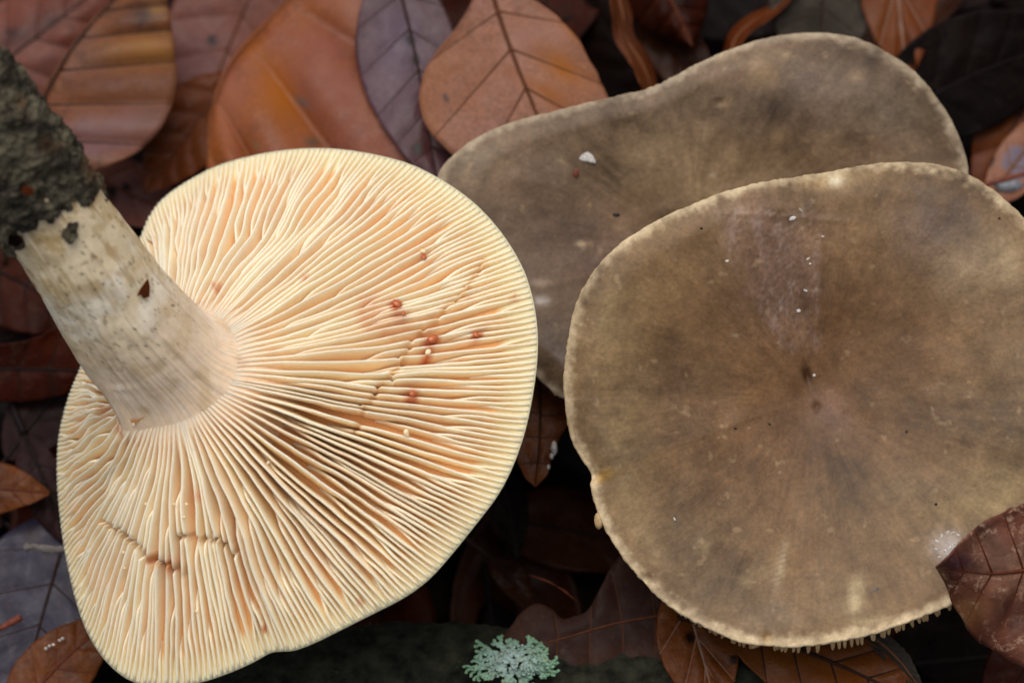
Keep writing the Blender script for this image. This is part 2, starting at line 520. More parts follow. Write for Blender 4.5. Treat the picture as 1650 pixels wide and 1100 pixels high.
def build_gill(th0, t0, side, hmul, spacing, idx):
    ts = np.linspace(max(t0, -.06), 1.004, 40 if t0 < .3 else 26)
    # where this gill crosses a crack
    px, py = gill_px(th0 + 0 * ts, ts)
    tc = None
    for cr in CRACKS:
        d = seg_dist(px, py, cr)
        k = int(np.argmin(d))
        if d[k] < 7 and 0 < k < len(ts) - 1:
            tc = ts[k] + rng.uniform(-.012, .012)
    if tc is not None:
        e = .0075
        ts = np.sort(np.r_[ts[np.abs(ts - tc) > 1.6 * e], tc - e * 1.5, tc - e * .6, tc, tc + e * .6, tc + e * 1.5])
    rad = np.maximum(ring_r(th0) * .92 + (rim_r(th0) - ring_r(th0) * .92) * np.clip(ts, 0, 1), 30)
    lat = swirl(th0, ts)
    lat = lat + 1.3 * np.sin(np.pi * np.clip(ts, 0, 1)) * vnoise(p3(idx * 3.7, ts * 7), 31) + .7 * vnoise(p3(idx * 1.9, ts * 22), 32) * sstep(0, .2, ts) * (1 - sstep(.85, 1, ts))
    if t0 > .05:                                   # short gills branch from a neighbour
        lat = lat + side * spacing * rad * .8 * (1 - sstep(t0, t0 + .16, ts))
    if tc is not None:
        stepv = (rng.random() - .5) * 5
        if rng.random() < .4: stepv = 0
        nd = rng.uniform(.05, .5)
        lat = lat + stepv * np.where(ts > tc, 1, 0) * np.exp(-np.maximum(ts - tc, 0) * 9)
    th = th0 + lat / rad
    n = sheet_normal(th, np.clip(ts, 0, 1))
    base_d = gill_depth(ts, th)
    S = sheet(th, ts)
    B = S - n * base_d[:, None]
    h = base_d * hmul
    h = h * (1 + .07 * vnoise(p3(idx * 5.1, ts * 5), 33))
    if t0 > .05:
        h = h * sstep(t0 - .01, t0 + .14, ts)
    if tc is not None:
        notch = np.exp(-((ts - tc) / .007) ** 2)
        h = h * (1 - nd * notch) * (1 + .16 * (rng.random() - .5) * np.where(ts > tc, 1, -1) * np.exp(-np.abs(ts - tc) * 8))
    h = np.maximum(h, .1)
    tan = unit(np.gradient(S, axis=0))
    latd = unit(np.cross(tan, n))
    thick = .21 + .05 * vnoise(p3(idx * 2.3, ts * 3), 34)
    thick = thick * (1 - .25 * sstep(.8, 1, ts))
    hb = np.minimum(.5, .24 + .08 * base_d) * (.75 if t0 > .5 else 1)
    f = np.array([-.12, .35, .78, .93, 1.0, .93, .78, .35, -.12])
    sgn = np.array([-1, -1, -1, -.8, 0, .8, 1, 1, 1.0])
    wid = np.array([1.0, .62, .12, .0, 0, .0, .12, .62, 1.0])
    V = []
    hf = []
    for fi, sg, wi in zip(f, sgn, wid):
        half = thick + (hb - thick) * wi
        V.append(B + n * (h * fi)[:, None] + latd * (sg * half)[:, None])
        hf.append(np.full(len(ts), fi))
    V = np.stack(V, 1)                                # stations x 9
    hf = np.stack(hf, 1)
    gx, gy = gill_px(th, ts)
    T = gill_tint(np.repeat(gx, 9), np.repeat(gy, 9), np.repeat(ts, 9), hf.ravel())
    vary = 1 + .04 * math.sin(idx * 12.9)
    faces = grid_faces(len(ts), 9).tolist()
    faces.append(list(range(9))); faces.append([(len(ts) - 1) * 9 + k for k in range(9)][::-1])
    return mesh_obj('gill', V.reshape(-1, 3), faces, M['gill'], picked, {'tint': np.clip(T * vary, 0, .95)})

def build_picked():
    # gill directions spread evenly along the rim
    fine = np.linspace(-np.pi, np.pi, 2001)
    fx, fy = gill_px(fine, np.ones_like(fine))
    P = at(fx, fy, rim_w(fx, fy))
    arc = np.r_[0, np.cumsum(np.linalg.norm(np.diff(P, axis=0), axis=1))]
    ang = np.linspace(0, arc[-1], 2001)
    mixd = .75 * arc / arc[-1] + .25 * (fine + np.pi) / (2 * np.pi)
    N = 292
    for i in range(N):
        q = (i + .5 + .22 * (rng.random() - .5)) / N
        th = float(np.interp(q, mixd, fine))
        spacing = float(np.interp((i + 1.5) / N, mixd, fine) - np.interp((i + .5) / N, mixd, fine))
        k = i % 4
        if k == 0:
            t0, hm = -.06, 1.0
        elif k == 2:
            t0, hm = (.08 + .42 * rng.random()), .94
            if rng.random() < .25: t0, hm = -.04, .97
            if .2 < th < 1.35: t0, hm = rng.uniform(.22, .55), .9
        else:
            t0, hm = (.62 + .24 * rng.random()), .88
            if rng.random() < .12: t0 = .4
        build_gill(th, t0, 1 if rng.random() < .5 else -1, hm * (1 - .05 * rng.random()), abs(spacing), i)
    # flesh: floor between the gills, rolled margin, upper skin on the far side
    nth, nt_ = 288, 30
    th = np.linspace(-np.pi, np.pi, nth, endpoint=False)[:, None]
    t = np.linspace(-.1, 1, nt_)[None, :]
    TH, T = np.broadcast_arrays(th, t)
    n = sheet_normal(TH, np.clip(T, 0, .995))
    S = sheet(TH, T)
    front = S - n * gill_depth(T, TH)[..., None]
    qx, qy = gill_px(TH, T)
    outw = unit(sheet(th[:, 0], np.ones(nth)) - sheet(th[:, 0], np.ones(nth) * .97))
    e = front[:, -1]; ne = n[:, -1]
    rim1 = e + outw * .5 + ne * .08
    rim2 = e + outw * .45 - ne * .6
    back_t = np.linspace(1, -.1, nt_)
    TB = np.broadcast_to(back_t[None, :], (nth, nt_))
    thick = 1.1 + 5.0 * (1 - np.clip(TB, 0, 1)) ** 1.1
    back = front[:, ::-1] - n[:, ::-1] * thick[..., None]
    V = np.concatenate([front, rim1[:, None], rim2[:, None], back], 1)
    nv = V.shape[1]
    tint = np.empty((nth, nv, 3))
    tint[:, :nt_] = lin((230, 170, 108))
    tint[:, nt_ - 3:nt_ + 1] = lin((238, 220, 174))
    tint[:, nt_ + 1:] = lin((150, 124, 88))
    f = grid_faces(nth, nv, True)
    mesh_obj('cap', V.reshape(-1, 3), f, M['gill'], picked, {'tint': tint.reshape(-1, 3)})

# stem: centre line in grid coordinates, half width, height
STEM = [(290,628,120,.5),(286,620,119,3.0),(272,602,113,5.5),(247,572,106,9),(197,512,95,15.5),(150,437,84,22),(87,350,79,28.5),(30,270,73,34),(-30,190,70,39),(-80,125,60,42)]
def stem_frame(n):
    s = poly([(a, b, c, d) for a, b, c, d in STEM], n, False, 2)
    P = at(s[:, 0], s[:, 1], s[:, 3])
    T = unit(np.gradient(P, axis=0))
    p = unit(np.cross(T, TOW))
    q = np.cross(p, T)
    q *= np.sign((q * TOW).sum(-1, keepdims=True))
    return s, P, T, p, q

def build_stem():
    n, m = 170, 320
    s, P, T, p, q = stem_frame(n)
    a = np.linspace(0, 2 * np.pi, m, endpoint=False)
    ca, sa = np.cos(a)[None, :, None], np.sin(a)[None, :, None]
    R = (s[:, 2] * .1)[:, None]
    D = ca * p[:, None] + sa * q[:, None]
    V = P[:, None] + D * R[..., None]
    # the foot of the stem flares out and runs into the flesh between the gills
    k0 = int(np.argmin(np.abs(s[:, 0] - 222)))
    V, D, s = V[k0:], D[k0:], s[k0:]
    d0 = V[0] - ORIGIN
    kk = DIST / (DIST - d0 @ TOW)
    gx, gy = (d0 @ RIGHT) * kk * 10 + 825, 550 - (d0 @ UP) * kk * 10
    th = np.unwrap(np.arctan2(gy - gy.mean(), gx - gx.mean()))
    fl_t = np.linspace(.3, -.02, 26)
    rows, drows = [], []
    for tt in fl_t:
        tv = np.full(m, tt)
        nn = sheet_normal(th, np.clip(tv, 0, 1))
        up = 1 - sstep(-.02, .3, tt)
        rows.append(sheet(th, tv) - nn * (gill_depth(tv, th) * (1.06 - .8 * up))[:, None])
        drows.append(nn)
    nf = len(rows) + 14
    A, B = rows[-1], V[0]
    for i in range(1, 15):
        f_ = i / 15
        rows.append(A * (1 - f_) + B * f_); drows.append(unit(drows[25] * (1 - f_) + D[0] * f_))
    V = np.concatenate([np.array(rows), V]); D = np.concatenate([np.array(drows), D])
    for _ in range(60):
        V[22:nf + 22] = V[22:nf + 22] * .4 + .3 * (V[21:nf + 21] + V[23:nf + 23])
    D = unit(D)
    n = len(V)
    sx = np.r_[np.full(nf, 260.0), s[:, 0]]
    lump = fbm(V, 9, 3, 41) * .6 + fbm(V, 2.2, 3, 43) * .16
    ab = np.broadcast_to(a[None, :], (n, m))
    sb = np.broadcast_to(np.r_[np.linspace(0, .16, nf), np.linspace(.16, 1, n - nf)][:, None], (n, m))
    fib = vnoise(p3(np.cos(ab) * 16, np.sin(ab) * 16, sb * 5), 44)
    fib2 = vnoise(p3(np.cos(ab) * 34, np.sin(ab) * 34, sb * 7), 50)
    dent = -.8 * np.exp(-(((sx - 190)[:, None] / 40) ** 2)) * np.exp(-((sa[..., 0] - .75) ** 2) / .05) * (ca[..., 0] < .2)
    fade = sstep(14, 40, np.arange(n))[:, None]
    ridge = .16 * vnoise(p3(np.cos(ab) * 38, np.sin(ab) * 38, 0), 59) * (sstep(16, 24, np.arange(n)) * (1 - sstep(30, 52, np.arange(n))))[:, None]
    V = V + D * ridge[..., None]
    V = V + D * ((lump + fib * .12 + fib2 * .05 + dent) * fade)[..., None]
    base = lin((222, 203, 168)); pink = lin((222, 197, 174)); och = lin((178, 144, 88)); wht = lin((242, 232, 212))
    n1 = fbm(V, 6, 4, 45); n2 = fbm(V, 2.5, 4, 46)
    col = base + np.zeros(V.shape)
    def mix(m_, c):
        nonlocal col
        m_ = np.clip(m_, 0, 1)[..., None]
        col = col * (1 - m_) + c * m_
    mix(sstep(.02, .35, n1) * .7, wht)
    mix((1 - sstep(.1, .35, sb)) * .7, pink)
    mix((1 - sstep(.02, .15, sb + .05 * fib2)) * .75, lin((240, 204, 160)))
    mix(sstep(.05, .36, n2) * (.3 + .5 * sstep(.3, .6, sb)), och)
    mix(sstep(.08, .34, fbm(V, 3.4, 3, 49)) * .5 * sstep(.15, .45, sb), lin((182, 156, 108)))
    mix(sstep(.3, .55, fbm(V * np.array([1, 1, 1]), 1.1, 4, 47)) * .6 * sstep(.12, .3, sb), lin((112, 84, 50)))
    mix(sstep(.2, .5, fib * .5 + fib2 * .3 + .3 * n2) * .35, lin((146, 118, 84)))
    mix(sstep(.56, .74, sb + .14 * n1) * .6, lin((146, 116, 72)))
    mix(sstep(.46, .6, fbm(V, .5, 2, 48)) * .75 * sstep(.1, .25, sb), lin((74, 54, 36)))
    faces = grid_faces(n, m).tolist()
    faces += [[i * m + m - 1, (i + 1) * m + m - 1, (i + 1) * m, i * m] for i in range(n - 1)]
    faces.append([(n - 1) * m + k for k in range(m)][::-1])
    mesh_obj('stem', V.reshape(-1, 3), faces, M['stem'], picked, {'tint': col.reshape(-1, 3)})

def build_soil():
    n, m = 300, 300
    s, P, T, p, q = stem_frame(n)
    a = np.linspace(0, 2 * np.pi, m, endpoint=False)
    D = np.cos(a)[None, :, None] * p[:, None] + np.sin(a)[None, :, None] * q[:, None]
    R = (s[:, 2] * .1)[:, None]
    V = P[:, None] + D * R[..., None]
    sb = np.linspace(0, 1, n)[:, None]
    gx = (V - ORIGIN) @ RIGHT; gy = (V - ORIGIN) @ UP
    k = DIST / (DIST - (V - ORIGIN) @ TOW)
    GX, GY = gx * k * 10 + 825, 550 - gy * k * 10
    face = np.clip((D @ TOW), 0, 1) > .05
    # distance along the stem axis, measured in grid coordinates: soil starts near (110, 330)
    along = ((GX - 118) * -.57 + (GY - 322) * -.82) / 10.0        # mm up the stem
    rag = fbm(V, 5.5, 3, 51) * 5.0 + fbm(V, 1.6, 3, 52) * 2.8
    th = -.6 + 1.5 * sstep(-1.5, 2.5, along + rag) + 1.1 * sstep(3, 9, along)
    for (x, y, r, am) in [(114, 372, 13, 1.3), (122, 358, 7, 1.0), (40, 345, 26, 1.2), (20, 385, 22, 1.2), (100, 305, 24, 1.2), (140, 315, 16, .9)]:
        d = np.hypot(GX - x, (GY - y) * .75) + fbm(V, 1.2, 2, 57) * 6
        th = np.maximum(th, np.where(face, -.6 + am * 1.1 * (1 - sstep(r * .6, r * 1.15, d)), -1))
    th = th + np.where(th > -.2, fbm(V, 2.2, 4, 53) * 1.5 + fbm(V, .7, 3, 54, .65) * .9, 0)
    V = V + D * th[..., None]
    n1 = fbm(V, 3, 4, 55)
    dk, lt, br = lin((46, 42, 35)), lin((92, 86, 70)), lin((78, 54, 32))
    col = dk + (lt - dk) * sstep(-.35, .45, n1 + .5 * fbm(V, .8, 2, 58))[..., None]
    mb = (sstep(.15, .45, fbm(V, 4.5, 3, 56)) * .6)[..., None]
    col = col * (1 - mb) + br * mb
    i0 = int(n * .45)
    V, col = V[i0:], col[i0:]
    nn = V.shape[0]
    faces = grid_faces(nn, m).tolist() + [[i * m + m - 1, (i + 1) * m + m - 1, (i + 1) * m, i * m] for i in range(nn - 1)]
    faces.append([(nn - 1) * m + k_ for k_ in range(m)][::-1])
    o = mesh_obj('soil_crust', V.reshape(-1, 3), faces, M['soil'], picked, {'tint': col.reshape(-1, 3)})
    o['label'] = 'dark crumbly soil caked round the stem base'

build_picked()
build_stem()
build_soil()

def on_sheet(x, y):
    """gill-edge point above a grid position, and its normal"""
    th = math.atan2(y - C0[1], x - C0[0])
    r0, r1 = ring_r(th) * .92, rim_r(th)
    t = (math.hypot(x - C0[0], y - C0[1]) - r0) / (r1 - r0)
    return sheet(np.array(th), np.array(t)), sheet_normal(np.array(th), np.array(t))

def blob(name, pos, axes, mat, parent, seed, rough=.25, seg=12):
    """small lump: squashed, dented ball; axes = three world vectors (mm)"""
    u = np.linspace(0, np.pi, seg // 2 + 2)[:, None]; v = np.linspace(0, 2 * np.pi, seg, endpoint=False)[None, :]
    d = np.stack(np.broadcast_arrays(np.sin(u) * np.cos(v), np.sin(u) * np.sin(v), np.cos(u) + 0 * v), -1)
    r = 1 + rough * fbm(d * 1.7 + seed * 3.1, 1, 3, 60)
    V = np.asarray(pos) + (d * r[..., None]) @ np.asarray(axes)
    nu, nv = V.shape[:2]
    f = grid_faces(nu, nv).tolist() + [[i * nv + nv - 1, (i + 1) * nv + nv - 1, (i + 1) * nv, i * nv] for i in range(nu - 1)]
    return mesh_obj(name, V.reshape(-1, 3), f, mat, parent)

def frame_from(n, spin):
    a = unit(np.cross(n, np.array([.3, .9, .1]))); b = np.cross(n, a)
    return a * math.cos(spin) + b * math.sin(spin), -a * math.sin(spin) + b * math.cos(spin), n

def drops():
    for k, (x, y, r, kind) in enumerate([(682,404,.55,0),(690,567,.55,0),(655,697,.6,0),(640,488,.75,1),(697,545,.85,1),(683,413,.6,1),(768,539,.6,1),(665,634,.6,1),(650,504,.4,1),(300,812,.3,0),(296,833,.3,0),(234,812,.3,0),(280,812,.28,0),(198,890,.35,0),(432,745,.3,0),(316,985,.25,0),(200,915,.3,0)]):
        p, n = on_sheet(x, y)
        a, b, c = frame_from(n, k)
        o = blob('milk_drop', p - n * .1, [a * r, b * r * .8, c * r * (.4 if kind else .6)], M['rust_milk'] if kind else M['milk'], picked, k, .45)
drops()

# ------------------------------------------------------------------ upright mushrooms seen from above
def build_upright(name, label, outline, centre, wfun, tintfun, nth, nr, gills, gill_n, stem_px, group=None, underw=None):
    root = empty(name, at(stem_px[0], stem_px[1], w_of_z(stem_px[1], 0)))
    tag(root, label, 'mushroom', group)
    c = np.array(centre, float)
    R = polar(outline, c, 1)
    th = np.linspace(-np.pi, np.pi, nth, endpoint=False)[:, None]
    rho = (np.linspace(0, 1, nr) ** .8)[None, :]
    TH, RHO = np.broadcast_arrays(th, rho)
    def pos(TH, RHO, dw=0):
        rr = R(TH) * RHO
        px, py = c[0] + np.cos(TH) * rr, c[1] + np.sin(TH) * rr
        return px, py
    px, py = pos(TH, RHO)
    W, gloss = wfun(px, py, TH, RHO)
    top = at(px, py, W)
    def normal(TH, RHO):
        e = 2e-3
        def s(a, b):
            x, y = pos(a, b); w_, _ = wfun(x, y, a, b)
            return at(x, y, w_)
        A = s(TH + e, RHO) - s(TH - e, RHO); B = s(TH, RHO + e) - s(TH, RHO - e)
        n = unit(np.cross(A, B))
        return n * np.sign((n * TOW).sum(-1, keepdims=True))
    nrm = normal(TH, np.clip(RHO, .05, .985))
    edge, ne = top[:, -1], nrm[:, -1]
    outw = unit(top[:, -1] - top[:, -4]); 
    cren = (.12 * vnoise(p3(np.cos(th[:, 0]) * 75, np.sin(th[:, 0]) * 75), 71))[:, None]
    lip = [edge + outw * (.16 + cren) - ne * .14, edge + outw * (.22 + cren) - ne * .38, edge + outw * (.1 + cren) - ne * .62]
    urho = np.linspace(.985, .10, 26)[None, :]
    UT, UR = np.broadcast_arrays(th, urho)
    ux, uy = pos(UT, UR)
    uw, _ = wfun(ux, uy, UT, UR)
    un = normal(UT, np.clip(UR, .05, .985))
    thick = 1.0 + 5.5 * (1 - UR) ** 1.2
    under = at(ux, uy, uw) - un * thick[..., None]
    V = np.concatenate([top] + [l[:, None] for l in lip] + [under], 1)
    nv = V.shape[1]
    tint = np.empty(V.shape)
    tint[:, :nr] = tintfun(px, py, TH, RHO, top)
    tint[:, nr:nr + 3] = lin((196, 174, 138))
    tint[:, nr + 3:] = lin((196, 162, 114))
    gl = np.zeros(V.shape[:2]); gl[:, :nr] = gloss
    f = grid_faces(nth, nv, True)
    cap = mesh_obj('cap', V.reshape(-1, 3), f, M['cap'], root, {'tint': tint.reshape(-1, 3), 'gloss': gl.ravel()})
    if gills:
        for i in range(gill_n):
            a = -np.pi + 2 * np.pi * (i + .3 * rng.random()) / gill_n
            t = np.linspace(1.0, .22 if i % 2 == 0 else .6, 10)
            A = np.full_like(t, a) + .02 * vnoise(p3(i * 3.3, t * 4), 72)
            x, y = pos(A, t * .998)
            w_, _ = wfun(x, y, A, t)
            nn = normal(A, np.clip(t, .05, .985))
            b = at(x, y, w_) - nn * (.6 + 5.5 * (1 - t) ** 1.2)[:, None]
            d = (1.5 + .5 * rng.random() + 3.0 * sstep(0, .35, 1 - t)) * (.62 + .38 * sstep(0, .012, 1.004 - t)) * (1 + .5 * math.exp(-((a - 1.2) / .45) ** 2) + .6 * math.exp(-((a - 1.8) / .8) ** 2))
            tang = unit(np.gradient(b, axis=0))
            la = unit(np.cross(tang, nn))
            V = []
            for fi, wd in ((-.1, .36), (.8, .2), (1.0, .0), (.8, -.2), (-.1, -.36)):
                V.append(b - nn * (d * fi)[:, None] + la * wd)
            V = np.stack(V, 1)
            ff = grid_faces(10, 5).tolist() + [list(range(5)), [45 + k for k in range(5)][::-1]]
            mesh_obj('gill', V.reshape(-1, 3), ff, M['gill_tan'], root)
    # stem down to the soil
    z1 = 1.0
    ctr_w, _ = wfun(np.array([c[0]]), np.array([c[1]]), np.array([0.]), np.array([0.05]))
    top_c = at(c[0], c[1], ctr_w[0] - 5.0)
    foot = at(stem_px[0], stem_px[1], w_of_z(stem_px[1], -14))
    k = np.linspace(0, 1, 24)[:, None]
    path = top_c * (1 - k) + foot * k
    rad = 8.5 - 1.5 * np.sin(k[:, 0] * 2.6) + 3.5 * (1 - k[:, 0]) ** 4
    v, ff = tube(path, rad, 36)
    v = v + unit(v - np.repeat(path, 36, 0)) * fbm(v, 5, 3, 73)[:, None] * .6
    tt = np.tile(lin((200, 180, 150)), (len(v), 1))
    mesh_obj('stem', v, ff, M['stem'], root, {'tint': tt})
    return root, R

FRONT = [(908,620),(912,570),(925,500),(945,455),(975,415),(1010,385),(1060,355),(1115,330),(1170,308),(1230,293),(1290,285),(1350,275),(1400,265),(1450,261),(1500,263),(1540,272),(1580,292),(1615,318),(1650,350),(1690,400),(1720,460),(1735,540),(1735,640),(1720,740),(1690,830),(1640,900),(1590,945),(1530,972),(1460,1000),(1400,1020),(1330,1034),(1270,1040),(1236,1036),(1225,1037),(1180,1028),(1130,1005),(1085,980),(1045,945),(1010,905),(980,860),(960,815),(952,780),(956,765),(945,748),(935,735),(920,705),(912,665)]
REAR = [(705,280),(730,250),(770,220),(820,198),(880,183),(940,168),(1000,155),(1050,143),(1090,122),(1140,95),(1190,75),(1240,60),(1290,53),(1340,53),(1390,64),(1430,85),(1470,110),(1500,145),(1525,180),(1545,220),(1558,260),(1562,300),(1550,400),(1500,480),(1400,560),(1250,620),(1100,650),(980,650),(905,645),(870,610),(815,560),(760,490),(715,410),(696,340)]

def gauss(px, py, x, y, rx, ry, rot=0):
    c_, s_ = math.cos(math.radians(rot)), math.sin(math.radians(rot))
    dx, dy = px - x, py - y
    a, b = (dx * c_ + dy * s_) / rx, (-dx * s_ + dy * c_) / ry
    return np.exp(-(a * a + b * b))

def slime_mask(px, py):
    # a shrivelled film, triangular, narrowing towards the middle of the cap
    wp = fbm(p3(px * .02, py * .02, 7), 1, 4, 167)
    px = px + 38 * wp; py = py + 16 * wp
    t = np.clip((py - 325) / 260.0, 0, 1)
    cx = 1232 + 62 * t
    hw = 92 * (1 - t) ** .8 + 8
    m = 1 - sstep(.55, 1.2, np.abs(px - cx) / hw)
    return m * sstep(320, 345, py) * (1 - sstep(520, 600, py))

def front_w(px, py, th, rho):
    v = (550 - py) * .1
    rho = np.clip(rho, 0, 1.2)
    w = 0.5 - 7.5 * (1 - sstep(-.1, 1.05, rho)) + (py - 640) * .1 * .13
    w = w + 1.6 * rho ** 3 * np.sin(2 * th + .6) + .9 * rho ** 2 * np.sin(3 * th + 1.9)
    # margin rolled down, least at the lower side
    roll = .55 - .45 * np.exp(-((th - 1.45) / .9) ** 2)
    w = w - 2.6 * roll * sstep(.86, 1.03, rho)
    w = w + 3.4 * np.exp(-((th - 1.4) / 1.0) ** 2) * rho ** 8
    P = p3(px * .1, py * .1, 0)
    w = w + .55 * fbm(P, 11, 3, 81) + .05 * fbm(P, 2.2, 3, 82)
    w = w - .6 * gauss(px, py, 1305, 620, 30, 44) - .8 * gauss(px, py, 1300, 603, 6, 15, -15) - .6 * gauss(px, py, 1316, 655, 6, 7)
    w = w - .8 * gauss(px, py, 962, 768, 22, 9, 10) - .9 * gauss(px, py, 1236, 1030, 7, 14) - .7 * gauss(px, py, 1038, 935, 9, 9)
    s = slime_mask(px, py)
    wr = vnoise(p3(px * .035, py * .012 + px * .02, 0), 83) + .6 * vnoise(p3(px * .12, py * .05, 0), 84) + .5 * vnoise(p3(px * .3, py * .16), 85)
    w = w + s * .13 * wr
    line = gauss(px, py, 1250, 348, 110, 5, 4) + gauss(px, py, 1190, 430, 4, 90, -20) + gauss(px, py, 1320, 450, 5, 100, 3)
    w = w + .13 * line
    w = w + .10 * gauss(px, py, 1530, 878, 26, 22) + gauss(px, py, 1257, 915, 9, 38, 10) * .035 * np.sign(np.sin(py * .75 + px * .3))
    return w, np.clip(s * .8 + line * .6 + gauss(px, py, 1530, 880, 28, 22), 0, 1)

def rear_w(px, py, th, rho):
    w = -19.0 + (py - 400) * .1 * .16
    w = w - 6 * (1 - sstep(0, 1.0, rho)) + 2.0 * rho ** 2 * np.sin(2 * th - 1.0)
    w = w + 3.0 * gauss(px, py, 1340, 150, 200, 90) - 2.2 * gauss(px, py, 1060, 190, 120, 110)
    w = w - 1.5 * sstep(.86, 1.03, rho)
    P = p3(px * .1, py * .1, 0)
    w = w + .6 * fbm(P, 12, 3, 91) + .07 * fbm(P, 2.4, 3, 92)
    w = w - .5 * gauss(px, py, 1160, 165, 7, 6)
    gl = gauss(px, py, 890, 600, 30, 40) + .5 * gauss(px, py, 950, 400, 60, 40)
    return w, np.clip(gl, 0, 1)

def cap_tint(blobs, base_in, base_out, rimc, seed, gainc=1.0, extra=None):
    def fn(px, py, TH, RHO, P):
        col = lin(base_in) + (lin(base_out) - lin(base_in)) * sstep(.1, .95, RHO + .12 * fbm(P, 8, 3, seed))[..., None]
        for (x, y, rx, ry, rot, c, a) in blobs:
            m = 1.2 * a * gauss(px, py, x, y, rx, ry, rot)
            m = np.clip(m * (1 + .6 * fbm(P, 2.6, 3, seed + 4)), 0, 1)[..., None]
            col = col * (1 - m) + lin(c) * m
        # mottling, radial fibrils
        n1 = fbm(P, 9, 5, seed + 1, .5); n2 = fbm(P, 1.3, 3, seed + 2)
        fib = vnoise(p3(np.cos(TH) * 26, np.sin(TH) * 26, RHO * 3.5), seed + 3) * sstep(.05, .3, RHO)
        fib2 = vnoise(p3(np.cos(TH) * 70, np.sin(TH) * 70, RHO * 7), seed + 5) * sstep(.15, .4, RHO)
        fib3 = vnoise(p3(np.cos(TH) * 150, np.sin(TH) * 150, RHO * 16), seed + 13) * sstep(.2, .5, RHO)
        k = .95 + .6 * n1 + .18 * n2 + .09 * fib3 + (.10 * fib + .06 * fib2) * (1 + 1.4 * fbm(P, 14, 3, seed + 11))
        lum = (col @ np.array([.3, .59, .11]))[..., None]
        col = np.clip(lum + (col - lum) * 1.02, .005, 1)
        col = gainc * col * np.maximum(k, .2)[..., None] ** np.array([1.0, 1.07, 1.16])
        if extra is not None:
            col = extra(px, py, P, col)
        pale = sstep(.42, .62, fbm(P, 1.9, 3, seed + 7))[..., None] * .28
        col = col * (1 - pale) + lin((176, 148, 112)) * pale
        cr = vnoise(p3(np.cos(TH) * 70, np.sin(TH) * 70, 0), seed + 9)
        m = (sstep(.95, 1.0, RHO + .02 * n2 + .006 * cr))[..., None] * np.clip(.62 + .5 * n1 + .35 * n2, .2, .95)[..., None]
        col = col * (1 - m) + lin(rimc) * m
        return np.clip(col, 0, .9)
    return fn

def slime_tint(px, py, P, col):
    st = fbm(p3(px * .05, py * .02 + px * .012, 0), 1, 4, 161, .65)
    st2 = fbm(p3(px * .16, py * .07, 0), 1, 3, 163, .6)
    ed = fbm(p3(px * .03, py * .03, 3), 1, 4, 165)
    sm = np.clip(slime_mask(px, py) * (1.0 + 1.3 * ed), 0, 1)
    edge_ = 4 * slime_mask(px, py) * (1 - slime_mask(px, py))
    m_ = np.clip(sm * (.1 + .34 * sstep(.05, .45, st) + .3 * sstep(.15, .5, st2)) + .1 * edge_ * sstep(-.1, .4, st2), 0, .6) * .62
    m_ = np.maximum(m_, .25 * np.clip(gauss(px, py, 1250, 345, 105, 7, 3) * (.6 + st2), 0, 1))
    m_ = np.maximum(m_, .5 * gauss(px, py, 1530, 880, 28, 24) * sstep(-.1, .3, st2))
    return col * (1 - m_[..., None]) + lin((168, 148, 142)) * m_[..., None]

FB = [(1290,620,120,130,0,(108,74,42),.55),(1180,560,170,110,0,(120,90,56),.35),(1000,700,55,170,0,(156,130,90),.55),(975,520,40,70,30,(160,134,96),.5),
      (1245,420,72,110,-12,(146,112,92),.55),(1340,290,75,14,-6,(196,164,118),.8),(1347,290,11,9,0,(238,222,188),1.0),(1300,330,30,18,0,(158,128,96),.4),
      (1510,360,80,60,0,(112,92,80),.6),(1565,430,45,60,30,(156,134,104),.55),(1620,420,30,40,0,(168,144,108),.6),(1520,670,150,45,10,(100,80,58),.6),(1450,560,100,60,20,(120,88,56),.5),
      (1595,800,95,50,-15,(174,146,100),.75),(1400,700,90,70,0,(122,88,54),.4),(1480,785,60,25,0,(112,92,70),.5),(1378,962,13,26,10,(222,198,152),.95),(1398,1000,26,9,-12,(206,182,138),.7),
      (1345,970,40,40,0,(156,130,92),.4),(1190,960,120,45,20,(116,96,72),.45),(1130,880,60,70,0,(112,92,68),.35),(1050,860,35,40,0,(152,128,92),.45),(1135,885,14,14,0,(150,126,90),.6),(1200,935,10,10,0,(158,134,96),.7),
      (1230,915,18,14,0,(160,134,96),.6),(1257,915,8,36,12,(186,166,134),.45),(1530,880,26,22,0,(184,172,164),.6),(1100,640,80,60,0,(128,100,74),.4),(1300,604,7,16,-15,(70,42,24),.9),(1316,655,6,8,0,(70,42,24),.9),
      (1340,665,30,40,-30,(148,112,92),.5),(1185,540,5,3,0,(170,150,120),.6),(1060,370,70,16,-28,(158,128,88),.5),(1120,390,20,14,0,(104,76,48),.6),(1240,1000,40,20,0,(128,108,84),.5),(1250,980,20,14,0,(96,78,60),.5),
      (1236,1030,7,10,0,(150,112,60),.8),(965,770,22,8,-25,(206,164,92),.9),(1420,800,120,60,0,(126,100,66),.4),(1330,520,40,60,0,(116,82,50),.5),(1640,650,60,90,0,(118,98,72),.4)]
